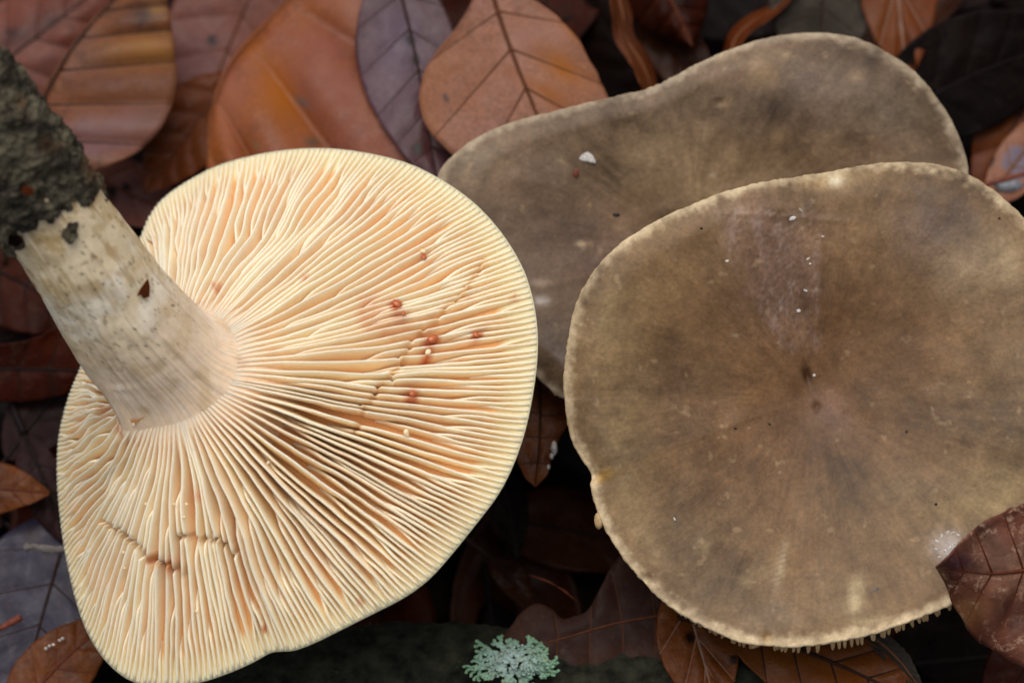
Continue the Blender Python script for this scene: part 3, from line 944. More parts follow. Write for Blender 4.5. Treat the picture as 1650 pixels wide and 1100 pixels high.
RB = [(1232,120,26,26,0,(168,136,96),.85),(1378,122,12,9,0,(172,142,106),.75),(1268,90,12,8,0,(160,134,100),.6),(1168,168,9,9,0,(180,150,112),.8),(903,262,12,9,0,(186,154,112),.8),(1160,290,150,70,-10,(152,126,92),.55),(880,400,130,110,0,(110,88,72),.55),
      (1300,160,190,60,-10,(116,98,84),.5),(1345,75,30,14,0,(98,80,64),.55),(1405,95,14,14,0,(98,80,64),.5),(1490,195,20,60,-15,(108,86,62),.65),(1500,255,40,8,-8,(100,80,60),.55),(1440,180,60,40,0,(136,118,98),.45),(1100,160,40,16,-25,(108,88,66),.5),
      (1190,280,18,10,-40,(104,82,58),.5),(1260,222,22,16,0,(160,130,96),.5),(890,270,50,30,0,(116,98,88),.45),(1050,250,130,50,-15,(146,122,90),.5),(945,410,30,40,0,(132,104,90),.5),(940,345,60,30,0,(104,80,60),.5),(760,260,50,24,-30,(134,116,94),.5),
      (890,560,40,60,0,(92,74,62),.5),(872,484,14,7,0,(196,184,172),.8),(938,393,8,5,0,(216,190,154),.9),(868,455,16,6,0,(170,148,128),.6),(1148,282,6,4,0,(190,170,140),.7),(1160,92,10,7,0,(176,152,118),.7)]
build_upright('upright_mushroom', 'rear mushroom, wavy grey-brown cap half hidden under the rounder brown cap', REAR, (1120, 400), rear_w, cap_tint(RB, (122, 94, 68), (126, 102, 78), (180, 162, 136), 120, .79), 420, 150, False, 0, (1120, 400))
build_upright('upright_mushroom', 'front mushroom, broad round olive-brown cap with shrivelled slimy patch and pale margin', FRONT, (1310, 640), front_w, cap_tint(FB, (114, 80, 50), (134, 104, 70), (214, 192, 154), 140, .76, slime_tint), 640, 220, True, 284, (1310, 640))

# ------------------------------------------------------------------ leaves
def build_leaf(name, label, mat, vein, mid, lm, rm, z0, z1=None, roll=0.0, pleat=.3, nv=7, cup=0.0, bend=0.0, wob=.8, spots=(), ns=84, nq=15, tear=0.0, group=None, w=None, vr=.16, fwd=.22, veins=True, petiole=True, seed=None, tints=(), cat='leaf', wave=0.0, LK=.3, crum=.35):
    """mid: midrib from stalk to tip; lm, rm: half widths (numbers) or margin polylines, left and right of the midrib"""
    seed = abs(hash(label)) % 997 if seed is None else seed
    seed = sum(ord(ch) for ch in label) % 997 if seed is None or True else seed
    if z1 is None: z1 = z0
    m = poly(mid, ns, False, 3)
    tan = unit(np.gradient(m, axis=0))
    nor = np.stack([tan[:, 1], -tan[:, 0]], -1)          # to the left when walking to the tip (y down)
    s = np.linspace(0, 1, ns)
    prof = np.sin(np.pi * np.clip(s, 0, 1) ** .85) ** .8
    def margin(mm, sg):
        if np.isscalar(mm):
            q = m + sg * nor * (mm * prof)[:, None]
        else:
            q = poly(mm, ns, False, 2)
        e = tear * fbm(p3(s * 9, sg * 3.0, seed), 1, 4, 201) * 10
        e = e + 1.2 * vnoise(p3(s * 26, sg * 5.0, seed), 202)
        return q + sg * nor * (e * prof ** .3)[:, None]
    ML, MR = margin(lm, 1), margin(rm, -1)
    free = not np.isscalar(lm) or not np.isscalar(rm)
    sh = fwd
    s2 = s + sh * np.sin(np.pi * s) * (1 - s) ** .4
    s2 = np.clip(s2, 0, 1)
    def samp(q): return np.stack([np.interp(s2, s, q[:, k]) for k in (0, 1)], -1)
    EL, ER = samp(ML), samp(MR)
    q = np.linspace(-1, 1, 2 * nq + 1)
    aq = np.abs(q)
    grid = m[:, None] * (1 - aq)[None, :, None] + np.where((q < 0)[None, :, None], EL[:, None], ER[:, None]) * aq[None, :, None]
    # curve the lines slightly
    gx, gy = grid[..., 0], grid[..., 1]
    Sg, Qg = np.broadcast_arrays(s[:, None], q[None, :])
    Aq = np.abs(Qg)
    z = z0 + (z1 - z0) * Sg + roll * Qg + cup * Qg ** 2 + bend * np.sin(np.pi * Sg)
    ph = nv * Sg + .12 * vnoise(p3(Sg * 3, np.sign(Qg) * 4, seed), 203)
    ple = np.abs(np.sin(np.pi * ph)) ** .7
    side = np.where(Qg < 0, min(1, lm / 60) if np.isscalar(lm) else 1, min(1, rm / 60) if np.isscalar(rm) else 1)
    z = z + side * pleat * ple * np.minimum(Aq * 3, 1) * np.sin(np.pi * np.clip(Sg, 0, 1)) ** .3
    P = p3(gx * .1, gy * .1, seed)
    z = z + wob * fbm(P, 14, 3, 204) + crum * fbm(P, 5.5, 3, 209) + .14 * fbm(P, 3, 3, 205) + 1.2 * Aq ** 3 * fbm(p3(Sg * 4, np.sign(Qg) * 2, seed), 1, 2, 210) + .05 * fbm(P, 1.0, 2, 206)
    z = z + wave * np.sin(Sg * 17 + seed + np.sign(Qg)) * Aq ** 2
    wz = w_of_z(gy, z) if w is None else w + z
    V = at(gx, gy, wz)
    tint = np.zeros((V.shape[0], V.shape[1], 4))
    for (x, y, rx, ry, rot, c, a) in tints:
        k3 = np.clip(a * gauss(gx, gy, x, y, rx, ry, rot) * (1 + .7 * fbm(P, 3.5, 3, 208)), 0, 1)[..., None]
        o = tint[..., 3:]
        na = np.maximum(o + k3 * (1 - o), 1e-6)
        tint[..., :3] = (tint[..., :3] * o * (1 - k3) + LK * lin(sat(c)) * k3) / na
        tint[..., 3:] = na
    for (x, y, r, c, a) in spots:
        d = np.hypot(gx - x, gy - y) + r * .35 * fbm(P, .8, 2, 207)
        k3 = (a * (1 - sstep(r * .9, r * 1.4, d)))[..., None]
        o = tint[..., 3:]
        na = np.maximum(o + k3 * (1 - o), 1e-6)
        tint[..., :3] = (tint[..., :3] * o * (1 - k3) + LK * lin(c) * k3) / na
        tint[..., 3:] = na
    c3 = m[int(ns * .45)]
    root = empty(name, at(c3[0], c3[1], float(w_of_z(c3[1], z0) if w is None else w + z0)))
    tag(root, label, cat, group)
    me_o = mesh_obj('blade', V.reshape(-1, 3), grid_faces(V.shape[0], V.shape[1]), mat, root)
    at_ = me_o.data.attributes.new('tint', 'FLOAT_COLOR', 'POINT')
    at_.data.foreach_set('color', tint.reshape(-1, 4).ravel())
    so = me_o.modifiers.new('thickness', 'SOLIDIFY')
    so.thickness = .28 * MM
    so.offset = 0
    lift = TOW * .16
    mp = V[:, nq] + lift
    if petiole:
        d = unit(mp[0] - mp[4])
        k = np.linspace(0, 1, 10)[:, None]
        pp = mp[0] + d * 9 * k + np.array([0, 0, -3.0]) * k ** 2
        v, f = tube(pp, .55, 7)
        mesh_obj('petiole', v, f, vein, root)
    v, f = tube(mp, np.linspace(vr * 2.4, vr * .9, ns), 6)
    mesh_obj('midrib', v, f, vein, root)
    if veins:
        for k in range(1, nv):
            for sg in (0, 1):
                line = []
                qs = range(nq, -1, -1) if sg == 0 else range(nq, 2 * nq + 1)
                for j in qs:
                    sgn = np.sign(q[j]) if j != nq else (-1 if sg == 0 else 1)
                    ss = (k - .12 * vnoise(p3(k / nv * 3, sgn * 4, seed), 203)) / nv
                    x = ss * (ns - 1); i0 = int(np.clip(math.floor(x), 0, ns - 2)); fr = x - i0
                    line.append(V[i0, j] * (1 - fr) + V[i0 + 1, j] * fr)
                line = np.array(line) + lift * .8
                if np.linalg.norm(line[-1] - line[0]) < 2.0: continue
                v, f = tube(line, np.linspace(vr, vr * .45, len(line)), 5)
                mesh_obj('vein', v, f, vein, root)
    return root

BLK = (16, 12, 12)
def L(label, mat, vein, mid, lm, rm, z0, **kw):
    name = kw.pop('name', 'beech_leaf')
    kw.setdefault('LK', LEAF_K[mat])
    return build_leaf(name, label, LEAF[mat], VEIN[vein], mid, lm, rm, z0, **kw)

# upper left
L('reddish leaf with dark grey blotches beside the soil-caked stem base', 'rose', 'dark', [(-90,170),(40,75),(200,-50)], 80, 95, 8, pleat=.8, nv=6, z1=10, cup=-3, LK=.34, tints=[(60,40,60,22,-35,(112,70,60),.7),(20,70,60,18,-35,(120,74,66),.6),(20,55,18,10,0,(40,36,40),.8),(85,38,16,9,-20,(60,58,66),.7),(75,110,40,20,-35,(126,84,78),.5)])
L('striped pleated leaf with ochre and violet bands above the stem', 'ochre', 'dark', [(20,340),(50,200),(115,75),(190,-5),(250,-70)], 5, [(60,330),(130,285),(187,264),(240,235),(272,185),(288,135),(280,75),(272,5),(250,-70)], 25, pleat=1.7, nv=8, roll=1.0, wob=.5, vr=.2, tints=[(235,85,60,26,-5,(166,116,62),.9),(200,135,90,16,-4,(104,56,30),.8),(190,165,90,14,-4,(140,92,66),.7),(190,205,80,26,-4,(140,104,104),.8),(160,240,60,12,-4,(134,98,100),.7),(225,25,36,16,-15,(70,62,62),.85),(255,15,16,12,0,(170,128,84),.7),(240,190,30,20,0,(126,90,74),.5)])
L('rosy brown leaf with one round black hole behind the striped leaf', 'rose', 'brown', [(440,-90),(370,70),(300,250)], 90, 110, 9, pleat=.5, nv=6, spots=[(341,66,8,BLK,1),(315,126,5,(90,36,20),.8)], tints=[(330,50,60,50,0,(142,92,86),.6),(310,100,40,40,0,(132,88,92),.5)])
L('glossy orange-brown leaf tucked between striped leaf and folded leaf', 'orange', 'brown', [(372,120),(315,200),(235,310)], 60, 66, 13, pleat=.7, nv=6, tints=[(300,220,40,60,30,(128,66,34),.6),(250,225,18,60,40,(70,36,20),.6)])
L('small rosy leaf with two black spots under the striped leaf tip', 'rose', 'brown', [(100,250),(200,312),(320,358)], 52, 50, 8, pleat=.3, nv=6, spots=[(178,309,9,BLK,1),(204,302,6,BLK,.9),(181,320,6,(60,40,36),.6)], tints=[(220,320,60,30,20,(130,94,92),.7),(160,275,30,14,20,(120,66,40),.6)])
L('large warm leaf folded along its midrib with amber stripes touching the gills', 'fold', 'tan', [(520,-60),(455,15),(372,95),(343,165),(335,240),(334,330)], [(700,-110),(690,60),(705,190),(690,270),(600,330),(460,360),(334,330)], 4, 26, pleat=3.2, nv=5, roll=-1.2, wob=.9, vr=.07, fwd=.34, tints=[(450,150,34,105,-28,(172,100,30),.95),(372,180,26,90,-10,(166,104,76),.8),(540,130,40,110,-28,(150,88,72),.8),(590,60,24,120,-25,(170,112,84),.8),(640,160,36,110,-24,(124,76,66),.7),(505,170,14,70,-25,(134,78,62),.6),(680,80,26,110,-10,(112,82,92),.8)], spots=[(489,168,6,(104,96,92),.7),(503,232,8,(80,78,66),.8),(412,232,5,(128,106,70),.7)])  # tints: amber pigment, plus pleat shading and sheen put into the colour
L('violet-sheened leaf with black pinholes between folded leaf and veined tan leaf', 'violet', 'dark', [(630,-70),(672,90),(705,300)], 70, 95, 31, pleat=.35, nv=6, spots=[(660,66,8,BLK,.95),(669,97,8,BLK,.95),(672,240,8,(70,76,66),.8)], tints=[(640,60,40,60,0,(118,96,116),.7),(690,220,30,60,0,(104,54,50),.7)])  # the violet sky sheen is put into base colour and tint
L('pale tan rounded leaf with branching brown veins behind the rear cap', 'pale', 'brown', [(785,-45),(800,15),(832,105),(868,190),(915,330)], [(785,-45),(745,35),(692,95),(673,150),(680,200),(722,246),(800,310),(915,330)], [(785,-45),(865,0),(925,50),(955,105),(985,165),(990,240),(915,330)], 36, pleat=.55, nv=6, wob=.6, vr=.21, name='beech_leaf', fwd=.3, spots=[(720,160,7,(60,54,56),.9),(752,15,5,(50,44,44),.8)], tints=[(900,105,60,20,35,(170,104,36),.85),(880,150,70,16,28,(166,100,44),.7),(935,60,40,10,40,(164,100,40),.7),(690,200,20,60,-20,(176,120,84),.5),(850,60,40,30,0,(172,128,116),.5)])
L('dark red leaf scrap between the gills and the rear cap', 'red', 'rust', [(610,190),(700,255),(820,310)], 50, 55, 21, pleat=.3, nv=6, tints=[(700,240,40,30,0,(112,56,56),.7)])
# upper right
L('narrow brown leaf with rippled curling edge above the rear cap', 'orange', 'tan', [(975,-60),(1005,20),(1003,60),(1035,100),(1052,150),(1060,230)], 15, 17, 27, pleat=.1, nv=8, roll=5.0, wave=1.5, tints=[(1010,60,30,60,0,(120,74,52),.7)], wob=.8, veins=False)
L('crumpled red-brown leaf above the dip of the rear cap', 'red', 'rust', [(1040,-70),(1085,5),(1115,75)], 62, 66, 21, pleat=.9, nv=5, cup=-5, wob=2.5, spots=[(1100,10,14,(60,28,20),.7)])
L('dark brown leaf below the crumpled red-brown leaf', 'wet', 'dark', [(1030,0),(1090,80),(1160,190)], 45, 46, 12, pleat=.3, nv=6)
L('thin orange arched leaf edge beside the grey rotten leaf', 'orange', 'tan', [(1172,150),(1178,70),(1205,38),(1250,18),(1290,-30)], 13, 12, 20, pleat=.1, nv=7, roll=4, veins=False)
L('grey mottled rotten leaf behind the rear cap summit', 'grey', 'dark', [(1330,-110),(1328,0),(1310,140)], 82, 84, 20, pleat=.3, nv=6, tear=.8)
L('orange leaf with pale raised veins behind the rear cap shoulder', 'orange', 'pale', [(1440,-130),(1446,0),(1462,130)], 64, 60, 22, pleat=.6, nv=5, vr=.22, fwd=.5, tints=[(1395,60,14,50,0,(150,112,100),.7),(1430,40,40,60,0,(136,78,26),.6)])
L('broad dark chocolate leaf to the right of the rear cap', 'dark', 'black', [(1410,210),(1560,120),(1760,50)], 100, 90, 20, pleat=.3, nv=7, roll=-3, vr=.12)
L('orange leaf with dark midrib at the rear cap right edge', 'orange', 'dark', [(1740,40),(1660,150),(1570,330)], 85, 66, 14, pleat=.4, nv=6, tints=[(1600,190,50,40,0,(144,84,30),.6)])
L('pinkish grey leaf scrap beside the red twig', 'pale', 'tan', [(1590,330),(1650,240),(1730,170)], 36, 48, 17, pleat=.2, nv=6, spots=[(1587,258,15,BLK,1),(1640,262,22,(120,124,146),.7)])
# left edge
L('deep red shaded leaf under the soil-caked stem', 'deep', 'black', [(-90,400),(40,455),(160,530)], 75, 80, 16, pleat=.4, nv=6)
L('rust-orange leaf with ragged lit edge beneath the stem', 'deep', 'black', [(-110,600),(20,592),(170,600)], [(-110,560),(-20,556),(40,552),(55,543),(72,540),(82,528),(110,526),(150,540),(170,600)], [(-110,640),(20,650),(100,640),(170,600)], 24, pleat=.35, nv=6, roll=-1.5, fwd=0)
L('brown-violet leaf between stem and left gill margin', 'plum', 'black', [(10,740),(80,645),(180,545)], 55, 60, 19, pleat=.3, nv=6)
L('amber-brown leaf beside the left gill margin', 'amber', 'rust', [(-110,800),(-10,785),(80,795)], 46, 42, 24, pleat=.3, nv=6)
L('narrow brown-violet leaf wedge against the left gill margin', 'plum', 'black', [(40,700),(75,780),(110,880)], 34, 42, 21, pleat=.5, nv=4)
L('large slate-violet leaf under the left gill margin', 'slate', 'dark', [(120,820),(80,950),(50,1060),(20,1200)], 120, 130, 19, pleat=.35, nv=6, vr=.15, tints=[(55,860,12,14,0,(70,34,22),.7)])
L('rust leaf with white-flecked edge across the slate-violet leaf', 'amber', 'rust', [(10,1180),(85,1075),(190,990)], 55, 62, 25, pleat=.3, nv=6)
# below
L('wet brown leaf scrap with frosted edge wedged between the caps', 'amber', 'dark', [(868,590),(872,690),(862,784)], [(868,590),(825,640),(822,710),(842,768),(862,784)], [(868,590),(915,630),(918,685),(897,712),(888,738),(886,765),(862,784)], 33, pleat=.2, nv=5, tear=.25, vr=.13, fwd=0)
L('dark leaf hanging in the gap below the wet brown scrap', 'dark', 'black', [(800,740),(825,830),(832,900)], 30, 30, 18, pleat=.2, nv=5, tear=.5)
L('small reddish dark leaf deep in the gap between caps', 'wet', 'dark', [(790,900),(835,940),(855,985)], 24, 24, 10, pleat=.2, nv=5, veins=False)
L('lobed dark brown oak leaf beside the green lichen', 'oak', 'brown', [(1110,985),(1000,1000),(900,1030),(790,1060)], [(1110,880),(1030,868),(990,900),(968,945),(950,985),(925,992),(905,1000),(893,984),(868,969),(842,982),(815,1020),(790,1060)], [(1110,1090),(1000,1075),(950,1090),(880,1085),(820,1080),(790,1060)], 32, pleat=.35, nv=6, wob=1.4, fwd=0, name='oak_leaf', vr=.12, tints=[(960,1010,120,60,0,(62,42,36),.7),(1040,960,50,60,0,(56,36,30),.6),(980,1060,50,20,0,(86,54,42),.5)])
L('brown leaf with pale straight veins under the front cap lower edge', 'amber', 'pale', [(1095,930),(1125,1030),(1160,1160)], 62, 66, 34, pleat=.45, nv=5, vr=.13, fwd=.45, spots=[(1112,1028,8,BLK,.9),(1182,1062,6,BLK,.9)])
L('amber-brown leaf with dark forked midrib under the front cap', 'amber', 'dark', [(1170,1010),(1310,1050),(1500,1140)], 62, 80, 37, pleat=.4, nv=6, vr=.2, tints=[(1300,1070,120,40,10,(132,78,32),.8)])
L('thin grey-brown curled leaf under the front cap gills', 'grey', 'tan', [(1380,1010),(1440,1050),(1490,1120)], 18, 16, 36, pleat=.1, nv=6, roll=2, veins=False)
L('decayed mottled brown leaf resting on the front cap edge', 'decay', 'rust', [(1740,900),(1620,925),(1560,920),(1508,913)], [(1740,800),(1660,808),(1630,817),(1602,832),(1588,836),(1568,855),(1548,868),(1530,895),(1508,913)], [(1740,1110),(1640,1075),(1590,1040),(1562,1018),(1548,990),(1532,965),(1524,938),(1508,913)], 13.5, w=0, pleat=.9, nv=5, wob=2.2, crum=1.8, fwd=.1, tear=.55, vr=.2, roll=-4.5, tints=[(1560,985,40,22,-20,(150,110,70),.6),(1600,880,40,26,20,(160,124,104),.45),(1545,905,20,14,0,(88,60,70),.6),(1620,990,60,60,0,(66,38,28),.7)])
L('plum-brown leaf under the decayed leaf in the corner', 'red', 'dark', [(1740,960),(1650,1070),(1600,1200)], 60, 66, 30, pleat=.3, nv=6)

# loose leaves filling the litter
fill_specs = []
r2 = random.Random(5)
mats = ['dark', 'deep', 'wet', 'dark', 'plum', 'dark']  # low albedos: shade of the deep gaps put into the leaf colour
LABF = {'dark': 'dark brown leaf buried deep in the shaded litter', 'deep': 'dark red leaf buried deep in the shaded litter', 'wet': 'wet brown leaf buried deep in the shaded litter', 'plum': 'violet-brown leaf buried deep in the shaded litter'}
pts = []
for gx in range(-150, 1900, 190):
    for gy in range(-200, 1320, 170):
        pts.append((gx + r2.uniform(-70, 70), gy + r2.uniform(-60, 60)))
for gx in range(-560, 2300, 260):
    for gy in range(-620, 1700, 230):
        if not (-200 < gx < 1850 and -260 < gy < 1330):
            pts.append((gx + r2.uniform(-90, 90), gy + r2.uniform(-80, 80)))
for k, (x, y) in enumerate(pts):
    a = r2.uniform(0, 6.28)
    ln = r2.uniform(150, 230)
    bnd = r2.uniform(-30, 30)
    dx, dy = math.cos(a), math.sin(a)
    mid = [(x - dx * ln, y - dy * ln), (x - dy * bnd, y + dx * bnd), (x + dx * ln, y + dy * ln)]
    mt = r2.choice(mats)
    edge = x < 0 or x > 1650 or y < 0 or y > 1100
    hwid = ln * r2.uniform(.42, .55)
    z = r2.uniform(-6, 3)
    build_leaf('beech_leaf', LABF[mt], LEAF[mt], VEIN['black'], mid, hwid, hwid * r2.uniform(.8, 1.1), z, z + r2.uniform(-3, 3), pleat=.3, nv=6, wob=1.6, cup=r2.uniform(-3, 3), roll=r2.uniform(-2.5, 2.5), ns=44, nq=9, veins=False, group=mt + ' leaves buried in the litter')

# ------------------------------------------------------------------ branch, lichen, twigs, stones, specks
def build_branch():
    root = empty('fallen_branch', at(800, 1120, w_of_z(1120, 12)))
    tag(root, 'dark mossy fallen branch lying under the lichen', 'branch')
    n, m = 220, 64
    k = np.linspace(0, 1, n)
    px = 230 + 1110 * k; py = 1128 - 24 * np.sin(k * 3.1) + 14 * np.sin(k * 11)
    P = at(px, py, w_of_z(py, 24.0))
    T = unit(np.gradient(P, axis=0)); a = unit(np.cross(T, TOW)); b = np.cross(a, T)
    ang = np.linspace(0, 2 * np.pi, m, endpoint=False)
    D = np.cos(ang)[None, :, None] * a[:, None] + np.sin(ang)[None, :, None] * b[:, None]
    R = 9.5 + .8 * np.sin(k * 9)
    V = P[:, None] + D * R[:, None, None]
    V = V + D * (fbm(V * np.array([.35, 1, 1]), 2.6, 4, 301) * 1.1 + fbm(V, .9, 3, 302) * .35)[..., None]
    f = grid_faces(n, m).tolist() + [[i * m + m - 1, (i + 1) * m + m - 1, (i + 1) * m, i * m] for i in range(n - 1)]
    f.append(list(range(m))); f.append([(n - 1) * m + q for q in range(m)][::-1])
    mesh_obj('bark', V.reshape(-1, 3), f, M['bark'], root)
    # moss: tiny upright blades along the upper side
    vs, fs = [], []
    rr = np.random.default_rng(3)
    for _ in range(2600):
        i = int(rr.integers(6, n - 6)); j = int(rr.integers(0, m))
        if (D[i, j] @ UP) < -.2 and rr.random() < .7: continue
        if fbm(V[i, j][None] , 6, 2, 303)[0] < .05: continue
        p0 = V[i, j] + rr.normal(0, .25, 3)
        d = unit(D[i, j] + rr.normal(0, .5, 3)); t_ = unit(np.cross(d, rr.normal(0, 1, 3)))
        h = rr.uniform(.5, 1.3)
        q0 = len(vs)
        vs += [p0 - t_ * .1 - d * .2, p0 + t_ * .1 - d * .2, p0 + d * h]
        fs.append([q0, q0 + 1, q0 + 2])
    o = mesh_obj('moss', np.array(vs), fs, M['moss'], root, smooth=False)
    o['kind'] = 'stuff'
    return P, R
branch_P, branch_R = build_branch()

def build_lichen():
    cx, cy = 825, 1066
    wl = 0.5
    root = empty('lichen', at(cx, cy, -9))
    tag(root, 'pale green leafy lichen rosette growing on the dark branch', 'lichen')
    rr = random.Random(11)
    def lobe(angle0, length, sx, sy, lift, k):
        vs, fs, cols = [], [], []
        def strip(x, y, a, ln, wd, depth):
            n = 5
            pts_ = []
            for i in range(n + 1):
                t = i / n
                aa = a + .35 * math.sin(t * 2.2 + k)
                xx, yy = x + math.cos(aa) * ln * t, y + math.sin(aa) * ln * t
                pts_.append((xx, yy, aa, wd * (1 - .12 * t + (.35 if (t > .7 and depth == 0) else 0))))
            base = len(vs)
            for i, (xx, yy, aa, hw) in enumerate(pts_):
                dist = math.hypot(xx / 70, yy / 40)
                for s_, up in ((-1, 0), (-.5, .22), (.5, .22), (1, 0)):
                    jx = hw * s_ * (1 + .25 * math.sin(i * 2.7 + s_ * 4 + k))
                    X, Y = xx - math.sin(aa) * jx, yy + math.cos(aa) * jx * .8
                    curl = .55 * (i / n) ** 2 * (1 if depth == 0 else .2) * (.6 + .8 * math.sin(k * 1.7 + depth))
                    vs.append((X, Y, lift + up + curl + .12 * (3 - depth)))
                    e = min(1, dist) ** 1.5
                    c0 = lin((164, 184, 180)); c1 = lin((116, 154, 124))
                    cc = c0 * (1 - e) + c1 * e
                    if abs(s_) == 1 and rr.random() < .3: cc = lin((140, 152, 92))
                    cols.append(cc * rr.uniform(.82, 1.15))
            for i in range(n):
                for j in range(3):
                    fs.append([base + i * 4 + j, base + i * 4 + j + 1, base + (i + 1) * 4 + j + 1, base + (i + 1) * 4 + j])
            # rounded end
            q = len(vs)
            xx, yy, aa, hw = pts_[-1]
            vs.append((xx + math.cos(aa) * hw * .8, yy + math.sin(aa) * hw * .7, vs[-2][2]))
            cols.append(cols[-1])
            e0 = base + n * 4
            for j in range(3): fs.append([e0 + j, e0 + j + 1, q])
            if depth > 0:
                ex, ey, ea, _ = pts_[-1]
                nb = 2 if rr.random() < .65 else 3
                for b_ in range(nb):
                    da = (b_ - (nb - 1) / 2) * rr.uniform(.7, 1.1)
                    strip(ex - math.cos(ea) * wd * .5, ey - math.sin(ea) * wd * .5, ea + da, ln * rr.uniform(.5, .72), wd * .82, depth - 1)
                mx, my, ma, _ = pts_[2]
                strip(mx, my, ma + rr.choice([-1, 1]) * rr.uniform(.8, 1.2), ln * rr.uniform(.35, .55), wd * .75, depth - 1 if depth > 1 else 0)
        strip(sx, sy, angle0, length, rr.uniform(4.2, 5.6), 2)
        vs_ = np.array(vs)
        gx, gy = cx + vs_[:, 0], cy + vs_[:, 1]
        P = at(gx, gy, 0)
        # drape over the branch: height of its upper surface under each point
        Y = (gy - 1108) * .1
        yy = np.clip(Y / 10.0, -1.25, .95)
        wsurf = w_of_z(1100, 24.0) + 9.6 * np.sqrt(np.maximum(1 - np.clip(yy, -.97, .97) ** 2, .05)) - np.maximum(-yy - .97, 0) * 6
        W = wsurf + vs_[:, 2] * .9 + .5
        o = mesh_obj('lobe', at(gx, gy, W), fs, M['lichen'], root, {'tint': np.array(cols)})
        so = o.modifiers.new('thickness', 'SOLIDIFY'); so.thickness = .16 * MM
    nl = 15
    for i in range(nl):
        a = i / nl * 6.283 + rr.uniform(-.3, .3)
        ln = 30 * (1 + .6 * abs(math.cos(a))) * rr.uniform(.65, 1.2)
        lobe(a, ln * .62, math.cos(a) * 17, math.sin(a) * 8, rr.uniform(0, .35), i)
    for i in range(14):
        a = rr.uniform(0, 6.283)
        lobe(a, rr.uniform(10, 15), rr.uniform(-44, 44), rr.uniform(-16, 16), rr.uniform(.5, .9), i + 20)
build_lichen()

def stick(name, label, cat, pts_px, zs, rad, mat, seed, knob=None):
    q = poly([(x, y, z) for (x, y), z in zip(pts_px, zs)], 40, False, 2)
    P = at(q[:, 0], q[:, 1], w_of_z(q[:, 1], q[:, 2]))
    r = rad * (1 + .18 * vnoise(p3(np.linspace(0, 9, 40), seed), 401))
    if knob is not None:
        r = r * (1 + knob * np.exp(-(np.linspace(0, 1, 40) / .09) ** 2))
    r[0] *= .6; r[-1] *= .6
    v, f = tube(P, r, 12)
    v = v + fbm(v, .9, 3, 402)[:, None] * .16 * unit(v - np.repeat(P, 12, 0))
    o = mesh_obj(name, v, f, mat)
    tag(o, label, cat)
    return o
stick('twig', 'short grey broken twig poking out from the left gill margin', 'twig', [(40,881),(58,880),(80,886),(112,884),(140,880)], [26, 27, 27, 26, 25], .65, M['twig_grey'], 1, .5)
stick('twig', 'red-brown stub lying on the slate-violet leaf', 'twig', [(-40,1034),(0,1012),(34,994)], [23, 24, 25], .55, M['twig_red'], 2)
stick('twig', 'thin red-brown twig beside the rear cap right edge', 'twig', [(1560,306),(1600,294),(1640,284),(1700,262)], [23, 24, 24, 23], .45, M['twig_red'], 3)
stick('root_thread', 'fine pale rootlet crossing the black gap by the oak leaf', 'root', [(850,925),(895,940),(935,972)], [22, 24, 26], .1, M['twig_red'], 4)
o = blob('stone', at(1625, 300, w_of_z(300, 17)), [RIGHT * 2.6, UP * 1.3, TOW * 1.5], M['stone'], None, 9, .3, 20)
tag(o, 'small pale grey stone under the thin red-brown twig', 'stone')

def on_cap(fn, outline, centre, x, y):
    c = np.array(centre, float); R = polar(outline, c, 1)
    th = math.atan2(y - c[1], x - c[0]); rho = math.hypot(x - c[0], y - c[1]) / float(R(th))
    w_, _ = fn(np.array([float(x)]), np.array([float(y)]), np.array([th]), np.array([rho]))
    return at(x, y, float(w_[0]))

FC, RC = (front_w, FRONT, (1310, 640)), (rear_w, REAR, (1120, 400))
def speck(name, label, cat, capinfo, x, y, a, b, rot, mat, seed, group=None, h=.5):
    p = on_cap(*capinfo, x, y)
    c_, s_ = math.cos(math.radians(rot)), math.sin(math.radians(rot))
    X = RIGHT * c_ - UP * s_; Y = RIGHT * s_ + UP * c_
    o = blob(name, p + TOW * .02, [X * a, Y * b, TOW * min(a, b) * h], mat, None, seed, .8 if mat is M['fleck'] else .35, 18)
    tag(o, label, cat, group)
speck('pale_chip', 'white flake stuck on the left part of the rear cap', 'flake', RC, 943, 251, 1.9, .85, 35, M['fleck'], 1, h=.12)
speck('black_pellet', 'tiny black oval pellet on the rear cap', 'pellet', RC, 993, 346, .62, .32, 5, M['black'], 2, h=.9)
speck('bark_crumb', 'tiny rust-brown crumb under the white flake on the rear cap', 'crumb', RC, 928, 279, .5, .75, 10, M['twig_red'], 3)
speck('dark_crumb', 'tiny dark elongated crumb near the front cap lower margin', 'crumb', FC, 1410, 950, .7, .25, -35, M['twig_grey'], 4)
for i, (x, y, a, b, r) in enumerate([(1286,500,.7,.5,20),(1312,604,.45,.4,0),(1275,352,1.1,.55,-10),(1290,338,.6,.2,40),(1087,836,.5,.25,60),(1302,417,.5,.2,-30),(1298,468,.6,.25,20),(1305,425,.35,.25,0),(1172,420,.5,.35,0),(1326,381,.3,.25,0)]):
    speck('white_fleck', 'tiny white fleck on the front cap skin', 'fleck', FC, x, y, a * .62, b * .55, r, M['fleck'], i + 20, 'white flecks on the front cap', h=.2)
for i, (x, y, a) in enumerate([(1509,884,.35),(1511,872,.45),(1518,864,.4),(1527,859,.45),(1536,858,.35),(1544,862,.3),(1524,888,.4),(1531,884,.5),(1536,878,.35),(1514,897,.25),(1527,893,.3)]):
    speck('film_patch', 'tiny whitish dried film bead beside the decayed leaf tip', 'fleck', FC, x, y, a, a * .6, i * 40, M['fleck'], i + 40, 'film beads by the decayed leaf', h=.2)
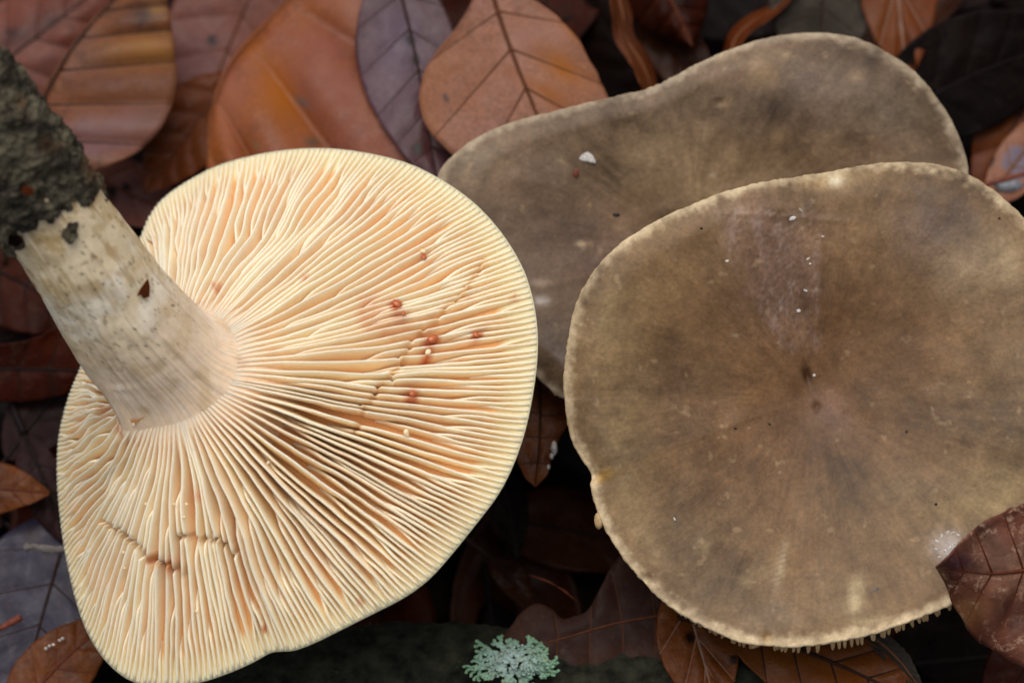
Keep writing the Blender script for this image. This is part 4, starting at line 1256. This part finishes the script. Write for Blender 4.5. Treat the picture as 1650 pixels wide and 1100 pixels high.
for i, (x, y) in enumerate([(1130,368),(1240,683),(1461,695),(1610,352),(1508,812),(1185,690)]):
    speck('black_speck', 'pinhead black grain on the front cap skin', 'grain', FC, x, y, .22, .2, 0, M['black'], i + 60, 'black grains on the front cap', h=.8)
o = blob('pale_lump', on_cap(*FC, 972, 838) - TOW * 1.0 - RIGHT * .6, [RIGHT * .8, UP * 1.5, TOW * .9], M['gill_tan'], None, 5, .3, 16)
tag(o, 'small tan lump clinging to the front cap left margin', 'lump')

# frost on the scraps
for i, (x, y, a, b) in enumerate([(893, 722, .55, 1.2), (889, 735, .35, .5), (884, 752, .3, .4)]):
    o = blob('frost_crust', at(x, y, w_of_z(y, 33.6)), [RIGHT * a, UP * b, TOW * .25], M['fleck'], None, i + 70, .4, 12)
    tag(o, 'white crust bead on the edge of the wet brown scrap', 'crust', 'white crust on the brown scrap')
for i, (x, y) in enumerate([(74,1044),(80,1040),(86,1038),(101,1028),(96,1031)]):
    o = blob('white_grain', at(x, y, w_of_z(y, 26.2)), [RIGHT * .3, UP * .25, TOW * .25], M['fleck'], None, i + 80, .4, 10)
    tag(o, 'white grain on the edge of the rust leaf', 'grain', 'white grains on the rust leaf')

# leaf scrap stuck on the stem, and scraps in the soil crust
def stem_point(x, y, lift=.3):
    s, P, T, p, q = stem_frame(200)
    best = None
    for a in np.linspace(0, np.pi, 90):
        D = math.cos(a) * p + math.sin(a) * q
        V = P + D * (s[:, 2] * .1 + lift)[:, None]
        d = V - ORIGIN; k = DIST / (DIST - d @ TOW)
        gx, gy = (d @ RIGHT) * k * 10 + 825, 550 - (d @ UP) * k * 10
        e = np.hypot(gx - x, gy - y); i = int(np.argmin(e))
        if best is None or e[i] < best[0]: best = (e[i], V[i], D[i])
    return best[1], best[2]
def scrap(label, pts_px, mat, lift):
    P = np.array([stem_point(x, y, lift)[0] for x, y in pts_px])
    n = stem_point(*np.mean(pts_px, 0), lift)[1]
    k = len(P)
    V = np.vstack([P + n * .12, P - n * .12, P.mean(0)[None] + n * .2])
    f = [[i, (i + 1) % k, 2 * k] for i in range(k)] + [[i, (i + 1) % k, k + (i + 1) % k, k + i] for i in range(k)] + [list(range(k, 2 * k))[::-1]]
    o = mesh_obj('leaf_scrap', V, f, mat, smooth=False)
    o.data.attributes.new('tint', 'FLOAT_COLOR', 'POINT').data.foreach_set('color', [0.0] * 4 * len(V))
    tag(o, label, 'leaf scrap')
scrap('small triangular red-brown leaf scrap stuck on the pale stem', [(237,449),(242,462),(240,476),(233,481),(228,476),(221,478),(226,466)], LEAF['orange'], .55)
scrap('rusty leaf scrap caught in the soil crust of the stem', [(36,298),(52,302),(56,312),(44,316),(34,308)], LEAF['orange'], 2.6)
scrap('dark leaf scrap at the lower edge of the soil crust', [(14,378),(30,380),(38,390),(26,398),(14,394)], LEAF['dark'], 1.6)

bpy.context.view_layer.update()
